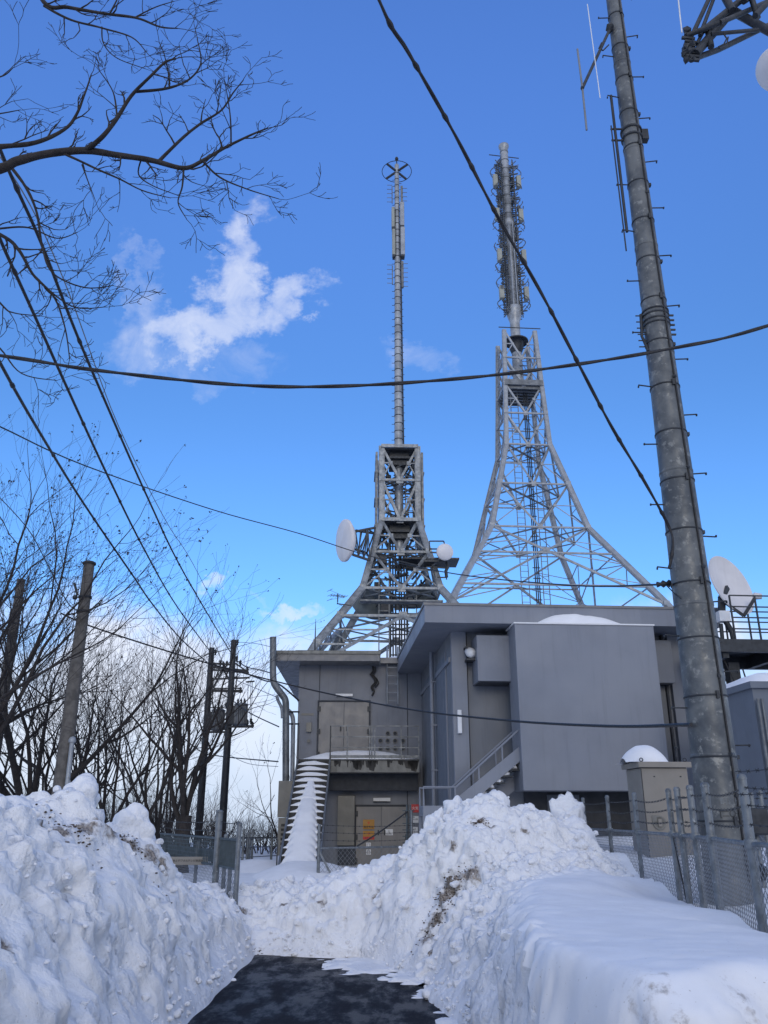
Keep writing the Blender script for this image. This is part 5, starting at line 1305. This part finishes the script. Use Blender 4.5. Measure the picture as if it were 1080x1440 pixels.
b4.build('barbed_wire', 'dsteel', f3)
w_ = MB().tube(sag(P(502, 1190, 20.5), P(573, 1141, 21.2), 6, .03), .018, 6); tag(w_.build('stay_cable', 'dsteel'), 'dark slanting stay crossing in front of the lower steel doors', 'cable')
lp = MB(); 
for x in (572, 577): lp.bar(P(x, 1132, 21.2), P(x, 1215, 21.2), .03)
for y in range(1140, 1212, 9): lp.bar(P(566, y, 21.2), P(583, y, 21.2), .02)
tag(lp.build('fence_gate_edge', 'gate'), 'narrow dark gate edge with short bars right of the lower doors', 'gate')

# ------------------------------------------------------------------ gate, sign and fence at the left
g0 = P(309, 1250, 13.2); gt = empty('mesh_gate', (g0.x, 13.2, 0), 0, 'dark blue-green mesh gate leaves folded back at the left beyond the snow bank', 'gate'); GO = gt.location.copy()
def gz(px, py, D): return P(px, py, D)-GO
for px, py, D, r in ((309, 1142, 13.2, .05), (318, 1176, 13.0, .03), (326, 1182, 12.7, .03), (337, 1160, 12.2, .035), (278, 1186, 14.6, .03), (230, 1190, 16.8, .03)):
    p = gz(px, py, D); fence_post(p.x, p.y, -.2, p.z, r, gt)
pts = [(225, 16.9), (309, 13.2), (337, 12.2)]
for (pa, Da), (pb, Db) in zip(pts, pts[1:]):
    A = gz(pa, 1187, Da); B = gz(pb, 1187, Db); zt_g = 1.30; zb_g = 0.93
    m_ = MB(); u = (B-A); n = 42
    for k in range(n+1):
        q = A+u*(k/n); m_.bar((q.x, q.y, zb_g), (q.x, q.y, zt_g), .012)
    for k in range(7): z = zb_g+(zt_g-zb_g)*k/6; m_.bar((A.x, A.y, z), (B.x, B.y, z), .03 if k in (0, 6) else .008)
    m_.build('gate_panel', 'gate', gt)
    mesh_panel((A.x, A.y), (B.x, B.y), .2, zb_g, gt, .08, .003)
    for k, z in enumerate((1.42, 1.54)): 
        b_4 = MB(); barbed(b_4, Vector((A.x, A.y, z)), Vector((B.x, B.y, z)), .03); b_4.build('barbed_wire', 'dsteel', gt)
dk = MB(); A = gz(232, 1190, 16.5); B = gz(300, 1190, 13.6); dk.bar((A.x, A.y+.25, 1.03), (B.x, B.y+.25, 1.03), .02, .18); dk.build('gate_sheet', 'gate', gt)
sa = P(246, 1205, 14.3); sb = P(288, 1205, 14.0); sc_ = P(288, 1216.5, 14.0); cw = (sb-sa).length; ch = sb.z-sc_.z
sg = empty('name_sign', ((sa.x+sb.x)/2, 14.05, (sb.z+sc_.z)/2), 0, 'long pale name board with black Japanese lettering hung on the left mesh gate', 'sign')
MB().box(-cw/2, cw/2, -.01, .01, -ch/2, ch/2).build('sign_board', 'tan', sg); text('lettering', '地上デジタルテレビ放送所', ch*.34, (0, -.012, 0), 0, 'ink', sg)
f4 = empty('wire_fence', P(370, 1200, 26), 0, 'thin distant wire fence crossing between the gate and the utility box', 'fence'); O4 = f4.location.copy()
r4 = MB(); A = P(330, 1178, 24)-O4; B = P(392, 1178, 27)-O4; r4.tube([A, B], .03, 6)
for k, px in enumerate((343, 349, 356, 352, 383)): q = P(px, 1166+(k % 2)*4, 24.3+k*.5)-O4; r4.tube([(q.x, q.y, -.6), (q.x, q.y, q.z)], .035, 6)
for dz_ in (-.25, -.5): r4.tube([A+Vector((0, 0, dz_)), B+Vector((0, 0, dz_))], .012, 4)
r4.build('rail', 'post', f4)

# ------------------------------------------------------------------ utility poles
def upole(bx, by, tx, ty, D, label, r0, r1, m='ppole', name='utility_pole'):
    t = P(tx, ty, D); b = P(bx, by, D); e = empty(name, (t.x, D, 0), 0, label, 'utility pole')
    MB().tube([(0, 0, -.3), (0, 0, t.z)], [r0, r1], 14).build('pole_shaft', m, e); return e, t.z
up1, hz1_ = upole(92, 1115, 126, 790, 19.5, 'weathered grey utility pole with a pale conduit, right of the pair at left', .20, .125)
m_ = MB(); m_.tube([(.20, -.12, 0), (.17, -.12, P(105, 1045, 19.5).z)], .055, 8); m_.lathe([(.075, 0), (.09, .05), (.06, .12), (0, .14)], (.17, -.12, P(105, 1045, 19.5).z), n=10); m_.build('conduit', 'galv', up1)
m_ = MB(); zz = P(118, 850, 19.5).z
for dz_ in (0, .35, 1.2): m_.lathe([(.14, 0), (.16, 0), (.16, .05), (.14, .05)], (0, 0, zz+dz_-.2), n=14)
m_.bar((-.15, -.1, zz+.2), (-.25, -.15, zz+.5), .05); m_.blob((-.2, -.1, zz+.15), .07, seed=1, sub=1); m_.build('clamp', 'dsteel', up1)
up2, hz2_ = upole(5, 1115, 30, 815, 24.5, 'dark weathered utility pole at the far left edge behind bare branches', .22, .12)
m_ = MB()
for dz_ in (.6, 1.4): m_.lathe([(.13, 0), (.15, 0), (.15, .05), (.13, .05)], (0, 0, hz2_-dz_), n=14)
m_.build('clamp', 'dsteel', up2)
up3, h3 = upole(288, 1180, 298, 911, 36, 'slim dark utility pole carrying the lower transformer, left of the twin poles', .17, .12, 'dsteel')
up4, h4 = upole(321, 1180, 329, 900, 35, 'slim dark utility pole carrying the upper transformer, right of the twin poles', .17, .12, 'dsteel')
# cross-arms between the twin poles
cr = empty('crossarm_frame', P(312, 950, 35.5), 0, 'dark steel cross-arms and braces linking the twin utility poles', 'cross-arm'); CO = cr.location.copy()
def c5(px, py, D=35.4): return P(px, py, D)-CO
m_ = MB()
for a, b, wd in (((299, 938), (349, 944), .10), ((299, 942), (350, 946), .08), ((300, 955), (351, 953), .07), ((297, 971), (341, 972), .11), ((300, 968), (340, 968), .05), ((299, 933), (330, 935), .08),
              ((300, 967), (316, 938), .08), ((325, 961), (312, 938), .08), ((303, 955), (309, 938), .06), ((324, 948), (316, 936), .05), ((296, 995), (316, 995), .04), ((299, 1028), (322, 1030), .07), ((327, 1021), (357, 1021), .08), ((331, 933), (347, 944), .06)): MB().bar(c5(*a), c5(*b), wd).build('cross_arm', 'dsteel', cr)
m_ = MB()
for px, py in ((303, 917), (334, 903), (310, 932), (314, 934), (319, 933), (333, 926), (338, 932), (338, 970), (348, 941), (318, 992), (322, 996), (316, 1022), (311, 1028), (341, 1018), (348, 1016), (353, 1014), (355, 1019)):
    p = c5(px, py); m_ = MB().lathe([(.0, -.14), (.05, -.13), (.03, -.06), (.075, -.03), (.04, .02), (.07, .05), (.03, .1), (0, .14)], p, n=8); m_.build('insulator', 'dsteel', cr)
m_ = MB(); m_.bar(c5(346, 959), c5(358, 958), .06)
for x in (349, 353, 355): m_.tube([c5(x, 958), c5(x-1.5, 1016)], .012, 4)
m_.build('drop_wire', 'dsteel', cr)
def transformer(px, py, D, label):
    c = P(px, py, D); e = empty('transformer', c, 0, label, 'transformer'); m_ = MB(); m_.lathe([(0, -.42), (.24, -.42), (.27, -.38), (.27, .36), (.29, .38), (.29, .42), (.2, .46), (0, .47)], (0, 0, 0), n=20)
    for k in range(20): a = k*math.pi/10; m_.box(.27*math.cos(a)-.012, .27*math.cos(a)+.012, .27*math.sin(a)-.012, .27*math.sin(a)+.012, -.36, .34)
    m_.build('tank', 'galvd', e); m_ = MB()
    for s in (-.14, 0, .14): m_.lathe([(.03, 0), (.05, .04), (.03, .07), (.045, .11), (.02, .2), (0, .22)], (s, -.05, .44), n=8)
    m_.build('bushing', 'dsteel', e); m_ = MB(); m_.box(-.55, -.2, -.12, .12, -.4, .35); m_.box(-.5, .5, -.05, .05, -.52, -.44); m_.build('bracket', 'dsteel', e)
transformer(306.5, 1013, 35.8, 'grey transformer drum on the left of the twin poles, the lower one')
transformer(338.5, 1005, 34.8, 'grey transformer drum on the right of the twin poles, the higher one')

# ------------------------------------------------------------------ overhead cables
def cable(pts, r, label, m='black', n=6, lumps=0, seed=0, name='overhead_cable', k=6, twist=False):
    w_ = catmull([P(*p) for p in pts], k); mb = MB()
    if twist:
        # two strands wound round each other
        L_ = [0]
        for a, b in zip(w_, w_[1:]): L_.append(L_[-1]+(b-a).length)
        tot = L_[-1]; N = int(tot/.05); off = []
        for s_ in (0, math.pi):
            o_ = []
            for i in range(N+1):
                t = tot*i/N; j = max(0, min(len(L_)-2, int(np.searchsorted(L_, t))-1)); f = (t-L_[j])/max(1e-6, L_[j+1]-L_[j]); p = w_[j].lerp(w_[j+1], f); d = (w_[j+1]-w_[j]); x, y = mb.frame(d); a = t*5+s_
                o_.append(p+(x*math.cos(a)+y*math.sin(a))*r*.34)
            mb.tube(o_, r*.74, n)
    else: mb.tube(w_, r, n)
    R_ = random.Random(seed)
    if lumps:
        tot = sum((b-a).length for a, b in zip(w_, w_[1:])); step = tot/lumps; acc = 0; nxt = step*.5
        for a, b in zip(w_, w_[1:]):
            l = (b-a).length
            while acc+l > nxt:
                p = a.lerp(b, (nxt-acc)/l); d = (b-a).normalized(); mb.tube([p-d*r*3.2, p-d*r*1.5, p, p+d*r*1.5, p+d*r*3.2], [r*.9, r*1.35, r*1.55, r*1.3, r*.9], 6); nxt += step*R_.uniform(.8, 1.2)
            acc += l
    return tag(mb.build(name, m), label, 'cable')
cable([(250, -900, 3.2), (420, -300, 4.0), (533, 0, 4.8), (575, 75, 5.2), (640, 190, 5.9), (700, 305, 6.4), (760, 410, 6.9), (810, 505, 7.3), (860, 600, 7.8), (905, 675, 8.3), (938, 735, 8.7), (946, 760, 8.72), (943, 790, 8.74), (940, 800, 8.76)], .0165, 'thick twisted black cable sweeping from the top centre down to the big steel pole', twist=True, lumps=26)
cable([(-900, 380, 6.8), (-400, 445, 7.0), (0, 500, 7.2), (130, 520, 7.3), (330, 541, 7.4), (480, 543, 7.5), (650, 532, 7.6), (800, 514, 7.6), (950, 489, 7.6), (1080, 458, 7.5), (1400, 350, 7.4), (1800, 180, 7.2)], .0185, 'thick black cable sagging right across the photo in front of both towers', twist=True)
cable([(-60, 575, 12), (0, 600, 13), (120, 655, 16), (300, 717, 20), (420, 750, 22), (520, 782, 22), (640, 807, 19), (800, 823, 14), (928, 822, 10), (945, 822, 8.9)], .013, 'thin black cable running from the left edge past the shorter tower to an insulator')
cable([(85, 862, 19.4), (140, 885, 19.8), (290, 932, 22), (420, 966, 23.5), (560, 995, 20), (700, 1012, 15.5), (850, 1021, 11.5), (972, 1019, 8.85)], .020, 'long black cable crossing both buildings from the left pole')
cable([(0, 700, 24), (40, 745, 22), (70, 800, 20.5), (97, 850, 19.6), (118, 860, 19.5)], .014, 'thin cable dropping through branches to the top of the left utility pole')
cable([(-40, 430, 7), (0, 510, 8), (51, 600, 10), (117, 707, 14), (190, 814, 19), (214, 849, 22), (255, 899, 28), (299, 938, 36)], .021, 'lowest of the three black knotted lines descending to the twin poles', lumps=9, seed=1)
cable([(-40, 240, 6.5), (0, 336, 7.5), (15, 370, 7.8), (50, 447, 8.8), (101, 560, 10.6), (150, 666, 13.5), (202, 771, 18), (249, 853, 25), (299, 921, 35.9)], .021, 'middle of three black knotted lines descending to the twin poles', lumps=10, seed=2)
cable([(-40, 110, 6), (0, 210, 6.8), (23, 264, 7.3), (58, 342, 8), (105, 463, 9.4), (146, 560, 11), (210, 705, 15.5), (261, 810, 21.5), (327, 922, 35)], .021, 'highest of the three black knotted lines descending to the twin poles', lumps=11, seed=3)
cable([(0, 220, 8), (50, 303, 9), (100, 420, 11), (167, 600, 15), (233, 732, 20), (272, 794, 25), (323, 895, 35)], .010, 'very thin pale wire running above the knotted lines to the twin poles', 'wire')
cable([(334, 903, 35), (360, 905, 33), (386, 911, 31)], .012, 'very thin wire from the right twin pole top toward the left building', 'wire')
cable([(333, 929, 35), (347, 938, 34), (365, 942, 32), (386, 948, 29)], .022, 'black line with an insulator between the right twin pole and the left building', lumps=3)
cable([(330, 943, 35), (348, 948, 34), (372, 957, 31), (392, 962, 28), (420, 985, 27.0)], .028, 'thick black line from the right twin pole to the left eave')
cable([(333, 957, 35), (360, 968, 32), (388, 980, 29)], .012, 'thin wire below the thick line between the twin poles and the left building', 'wire')
cable([(312, 976, 35.5), (328, 986, 35), (352, 1003, 32), (392, 1022, 28)], .022, 'black line sloping from the twin poles down to the pipes of the left building')
cable([(215, 985, 30), (233, 1012, 31), (264, 1043, 33), (288, 1059, 35.5), (323, 1065, 35), (391, 1071, 28)], .022, 'low black cable slung below the transformers from the trees to the left building', lumps=3)
cable([(323, 1062, 35), (350, 1074, 32), (391, 1078, 28)], .010, 'very thin low wire between the twin poles and the pipes', 'wire')
cable([(360, 1150, 33), (372, 1142, 31), (386, 1118, 28)], .012, 'thin wire curving up from the far brush to the utility box', 'black')
ins = MB(); c = P(935, 821, 9.2); ins.lathe([(0, -.1), (.035, -.09), (.02, -.05), (.045, -.02), (.02, .02), (.045, .05), (.02, .09), (0, .1)], c, (1, 0, .1), 10); ins.tube([c, P(942, 828, 9.1), P(952, 838, 8.9), P(958, 842, 8.8)], .007, 5); tag(ins.build('insulator', 'dsteel'), 'small dark insulator where the thin cable meets the big pole', 'insulator')

# ------------------------------------------------------------------ trees
def grow(tw, br, p, d, r, ln, lvl, R_, up=.25, curl=.35, minr=.006, kids=(3, 5), nseg=5, shrink=.62, tips=None, spread=(.45, .95)):
    pts = [p.copy()]; rs = [r]; d = d.normalized(); q = p.copy(); ch = []
    for i in range(nseg):
        d = (d+Vector((R_.gauss(0, curl*.4), R_.gauss(0, curl*.4), R_.gauss(0, curl*.3)+up*.18))).normalized()
        q = q+d*(ln/nseg); pts.append(q.copy()); rs.append(max(minr*.5, r*(1-.62*(i+1)/nseg))); ch.append((q.copy(), d.copy(), rs[-1]))
    (br if lvl <= 1 else tw).tube(pts, rs, 8 if lvl == 0 else (5 if lvl == 1 else 3), cap=False)
    if r < minr or lvl >= 6:
        if tips is not None: tips.append((pts[-1], d))
        return
    n = R_.randint(*kids)
    for k in range(n):
        i = min(nseg-1, int(nseg*(.25+.75*(k+R_.random())/n))); c, dd, rr = ch[i]
        ax = dd.cross(Vector((R_.gauss(0, 1), R_.gauss(0, 1), R_.gauss(0, .6))))
        if ax.length < 1e-3: continue
        nd = Quaternion(ax.normalized(), R_.uniform(*spread)) @ dd
        grow(tw, br, c, nd, rr*R_.uniform(.5, .8), ln*shrink*R_.uniform(.75, 1.15), lvl+1, R_, up, curl, minr, kids, nseg, shrink, tips, spread)
    grow(tw, br, pts[-1], d, rs[-1], ln*shrink*.9, lvl+1, R_, up, curl, minr, kids, nseg, shrink, tips, spread)
def tree(base, hgt, r, seed, label, stems=3, lean=(0, 0), spread_=.5, tips_=None, minr=.006, kids=(2, 4), trunk_h=.25, m='bark', up=.35, group=None, wide=1.0, shrink=.66, curl=.35, cat='bare tree'):
    R_ = random.Random(seed); e = empty('bare_tree', base, 0, label, cat, group); tw = MB(); br = MB(); tk = MB(); tips = [] if tips_ else None
    th = hgt*trunk_h; pts = [Vector((0, 0, -.3))]; d = Vector((lean[0], lean[1], 1)).normalized()
    for k in range(1, 6): pts.append(pts[-1]+(d+Vector((R_.gauss(0, .09), R_.gauss(0, .09), 0)))*((th+.3)/5))
    tk.tube(pts, [r*1.35, r*1.1, r, r*.98, r*.95, r*.8], 10); tk.build('trunk', m, e)
    for s_ in range(stems):
        a = 2*math.pi*(s_+R_.random()*.6)/stems; q = pts[-1] if s_ % 2 == 0 else pts[-2]
        dd = Vector((math.cos(a)*spread_*wide+lean[0], math.sin(a)*spread_+lean[1], 1)); grow(tw, br, q, dd, r*R_.uniform(.28, .5), hgt*(1-trunk_h)*.45, 0, R_, up, curl, minr, kids, 5, shrink, tips)
    br.build('limb', m, e); tw.build('twigs', 'twig', e)
    if tips_:
        lf = MB()
        for p, d_ in tips:
            if R_.random() < tips_:
                for _ in range(R_.randint(2, 4)):
                    c = p+Vector((R_.gauss(0, .025), R_.gauss(0, .025), R_.gauss(0, .025))); x = Vector((R_.gauss(0, 1), R_.gauss(0, 1), R_.gauss(0, 1))).normalized(); y = x.cross(Vector((R_.gauss(0, 1), .3, 1))).normalized(); s2 = R_.uniform(.02, .042)
                    lf.add([c-x*s2, c+y*s2*.6, c+x*s2, c-y*s2*.6], [(0, 1, 2, 3)])
        lf.build('withered_leaves', 'leaf', e)
    return e
def base(px, D, z=.4): return Vector((P(px, 1150, D).x, D, z))
tree(base(42, 21.5, .6), 10.4, .24, 11, 'big bare tree with withered leaf clusters at its tips, behind the left utility pole', 8, (-.10, 0), .80, .45, .006, (3, 5), .10, wide=1.15, up=.28)
tree(base(-70, 19, .8), 11.0, .22, 21, 'tall bare tree at the far left edge reaching above the utility poles', 7, (.02, 0), .55, .5, .006, (3, 4), .12, up=.4)
tree(base(258, 22, .3), 7.4, .20, 31, 'thick stumpy bare tree sprouting slim upright stems beside the mesh gate', 7, (0, 0), .32, None, .006, (2, 4), .18, 'bark', up=.6)
tree(base(205, 25, .3), 8.6, .12, 42, 'tall slender bare tree just left of the stumpy one', 4, (.03, 0), .38, None, .006, (2, 4), .15, 'bark2', up=.6)
tree(base(150, 23, .3), 7.0, .13, 51, 'bare tree with crooked limbs between the utility pole and the slender tree', 5, (0, 0), .55, None, .006, (3, 4), .12, up=.4)
tree(base(100, 27, .3), 8.0, .12, 66, 'bare tree crowding in behind the grey utility pole', 5, (0, 0), .55, None, .006, (3, 4), .12, up=.4)
tree(base(10, 26, .3), 8.6, .14, 61, 'bare tree standing close behind the far left utility pole', 6, (0, 0), .6, None, .008, (3, 4), .12, up=.4)
tree(base(235, 32, .0), 8.8, .12, 71, 'tall feathery bare tree farther off behind the stumpy one', 5, (0, 0), .35, None, .007, (2, 4), .12, 'bark2', up=.7)
tree(base(185, 34, .0), 8.0, .12, 72, 'feathery bare tree far behind the crooked one', 5, (0, 0), .4, None, .008, (2, 4), .12, 'bark2', up=.6)
tree(base(310, 42, -.5), 4.8, .08, 81, 'small thin bare tree between the twin utility poles', 4, (.1, 0), .5, None, .006, (2, 3), .1, 'bark2', up=.5)
tree(base(345, 46, -1.5), 5.0, .08, 82, 'small thin bare tree right of the twin utility poles', 4, (0, 0), .5, None, .006, (2, 3), .1, 'bark2', up=.5)
tree(base(398, 33, 0), 5.6, .07, 83, 'spindly bare tree half hidden by the pipes of the left building', 3, (-.15, 0), .5, .2, .006, (2, 3), .15, 'bark2', up=.4)
tree(base(65, 24, .3), 7.6, .13, 91, 'bare tree squeezed between the two left utility poles', 7, (0, 0), .6, .3, .006, (3, 4), .10, up=.4)
tree(base(128, 30, .3), 8.0, .11, 92, 'distant bare tree just right of the grey utility pole', 5, (0, 0), .45, None, .006, (3, 4), .10, 'bark2', up=.5)
tree(base(222, 28, .2), 7.6, .12, 93, 'slim bare tree rising directly behind the mesh gate', 5, (0, 0), .4, None, .006, (3, 4), .12, 'bark2', up=.6)
tree(base(282, 34, 0), 5.6, .08, 94, 'low bare tree spreading at the foot of the left twin pole', 4, (-.1, 0), .5, None, .006, (2, 3), .10, 'bark2', up=.5)
Rb = random.Random(77); bs_ = MB(); bt = MB()
for k in range(200):
    px = Rb.uniform(-30, 410); D = Rb.uniform(24, 44); b = base(px, D, .2-.24*max(0, D-46))
    if px > 330 and D < 32: continue
    hgt = Rb.uniform(1.2, 3.4) if px < 300 else Rb.uniform(.8, 1.8)
    for s_ in range(3): grow(bs_, bt, b, Vector((Rb.gauss(0, .35), Rb.gauss(0, .3), 1)), .025, hgt*.5, 2, Rb, .5, .35, .006, (2, 3), 5, .68)
tag(bs_.build('undergrowth', 'twig'), 'tangle of leafless undergrowth between the tree trunks', 'undergrowth', kind='stuff')
if bt.v: bt.build('x', 'twig')

# overhanging branch, traced limb by limb with its real thickness and depth spread
def bough(name, label, limbs, twig_seed, base_pts, dens=1.0):
    e = empty(name, P(*base_pts), 0, label, 'bare tree'); O = e.location.copy(); R_ = random.Random(twig_seed); mb = MB(); tw = MB()
    for pts, r0, r1 in limbs:
        w_ = [q-O for q in catmull([P(*p) for p in pts], 6)]; n_ = len(w_); mb.tube([q+Vector((noise.noise(q*3)*.008, 0, noise.noise(q*3+Vector((4, 4, 4)))*.008)) for q in w_], [lerp(r0, r1, i/(n_-1))*(1+.12*noise.noise(w_[i]*9)) for i in range(n_)], 7)
        L_ = sum((b-a).length for a, b in zip(w_, w_[1:])); cnt = int(L_*8.5*dens*(1.3 if r0 < .02 else .7))
        for k in range(cnt):
            t = (.12+.88*(k+R_.random())/cnt)*(n_-1); i = min(n_-2, int(t)); p = w_[i].lerp(w_[i+1], t-i); d = (w_[i+1]-w_[i]).normalized(); rr = lerp(r0, r1, t/(n_-1))
            ax = Vector((R_.gauss(0, .25), 1, R_.gauss(0, .25))).normalized(); nd = Quaternion(ax, R_.choice((-1, 1))*R_.uniform(.5, 1.0)) @ d; nd.y += R_.gauss(0, .25)
            sub(tw, p, nd, min(.009, rr*.7), R_.uniform(.14, .36), 0, R_)
        sub(tw, w_[-1], (w_[-1]-w_[-2]), r1*.8, .3, 0, R_)
    mb.build('limb', 'bark', e); tw.build('twigs', 'bark', e)
def sub(tw, p, d, r, ln, lvl, R_):
    d = d.normalized(); pts = [p.copy()]; rs = [r]; q = p.copy(); n = 5; cs_ = []
    for i in range(n):
        d = (d+Vector((R_.gauss(0, .16), R_.gauss(0, .10), R_.gauss(0, .16)+.05))).normalized(); q = q+d*ln/n; pts.append(q.copy()); rs.append(max(.0022, r*(1-.6*(i+1)/n))); cs_.append((q.copy(), d.copy(), rs[-1]))
    tw.tube(pts, rs, 4, cap=False)
    if lvl < 2:
        for k in range(R_.randint(2, 4) if lvl == 0 else R_.randint(1, 3)):
            c, dd, rr = cs_[R_.randrange(1, n)]; ax = Vector((R_.gauss(0, .2), 1, R_.gauss(0, .2))).normalized(); sub(tw, c, Quaternion(ax, R_.choice((-1, 1))*R_.uniform(.45, .9)) @ dd, rr*.8, ln*R_.uniform(.4, .65), lvl+1, R_)
D0 = 5.0
bough('overhanging_bough', 'large bare bough reaching from the left edge across the upper sky', [
    ([(-90, 262, D0), (0, 238, D0), (25, 226, D0), (70, 216, D0), (120, 212, D0), (170, 219, D0), (215, 226, D0), (258, 236, D0), (285, 226, D0), (320, 206, D0+.1), (352, 190, D0+.1), (378, 180, D0+.1)], .040, .005),
    ([(120, 212, D0), (145, 192, D0-.1), (165, 165, D0-.1), (185, 135, D0-.1), (210, 108, D0-.2), (232, 88, D0-.2), (248, 82, D0-.2)], .022, .006),
    ([(-60, 212, D0+.2), (0, 206, D0+.2), (50, 200, D0+.2), (90, 182, D0+.3), (108, 160, D0+.3), (120, 130, D0+.3), (128, 105, D0+.3)], .024, .005),
    ([(190, 129, D0-.1), (235, 124, D0-.1), (265, 112, D0), (283, 88, D0), (278, 55, D0)], .012, .004),
    ([(222, 228, D0), (250, 200, D0), (280, 175, D0+.1), (312, 155, D0+.1), (328, 130, D0+.1), (342, 112, D0+.1)], .014, .004),
    ([(258, 236, D0), (256, 262, D0), (250, 285, D0), (262, 308, D0)], .008, .003),
    ([(285, 226, D0), (310, 250, D0), (345, 265, D0), (392, 280, D0)], .009, .003),
    ([(90, 216, D0), (130, 235, D0), (165, 250, D0), (200, 268, D0), (240, 278, D0)], .010, .003),
    ([(115, 232, D0), (125, 260, D0), (135, 285, D0)], .006, .002),
    ([(165, 165, D0-.1), (160, 130, D0-.1), (140, 100, D0-.2)], .008, .003),
    ([(200, 220, D0), (195, 245, D0+.1), (215, 262, D0+.1), (250, 275, D0+.1)], .007, .003),
    ([(325, 205, D0+.1), (324, 160, D0+.1), (315, 110, D0+.1)], .008, .003)], 5, (-90, 262, D0), .62)
bough('overhanging_bough', 'smaller bare bough crossing the very top left of the photo', [
    ([(20, -70, 5.5), (62, 3, 5.5), (95, 10, 5.5), (140, 18, 5.5), (190, 25, 5.5), (225, 38, 5.5), (250, 40, 5.5)], .022, .005),
    ([(62, 8, 5.5), (100, 28, 5.5), (145, 40, 5.5), (185, 52, 5.5), (205, 72, 5.5)], .012, .004),
    ([(143, 38, 5.5), (146, 62, 5.5), (165, 82, 5.5), (205, 97, 5.5)], .007, .003), ([(155, 18, 5.5), (170, -10, 5.5)], .009, .005), ([(190, 25, 5.5), (220, 10, 5.5), (245, 2, 5.5)], .007, .003)], 9, (20, -70, 5.5), .62)
bough('overhanging_bough', 'drooping bare bough at the left edge beneath the large one', [
    ([(-90, 290, 5.6), (0, 330, 5.6), (25, 350, 5.6), (45, 385, 5.6), (75, 415, 5.6), (90, 455, 5.6), (98, 505, 5.6)], .018, .004),
    ([(12, 230, 5.4), (35, 262, 5.4), (52, 300, 5.4), (60, 350, 5.4), (75, 385, 5.4), (120, 405, 5.4), (160, 402, 5.4)], .014, .003),
    ([(0, 322, 5.6), (40, 320, 5.6), (80, 335, 5.6), (110, 326, 5.6)], .009, .003), ([(-60, 350, 5.8), (0, 425, 5.8), (20, 440, 5.8), (60, 445, 5.8)], .010, .003), ([(-40, 450, 5.8), (0, 490, 5.8), (30, 525, 5.8), (80, 535, 5.8)], .009, .003),
    ([(45, 385, 5.6), (100, 430, 5.6), (150, 432, 5.6)], .008, .003)], 13, (-90, 290, 5.6), .62)
bough('overhanging_bough', 'short bare branch tips at the left edge above the large bough', [
    ([(-50, 110, 5.2), (0, 108, 5.2), (20, 95, 5.2)], .009, .003), ([(-50, 165, 5.2), (0, 160, 5.2), (30, 155, 5.2)], .008, .003)], 15, (-50, 110, 5.2), .6)
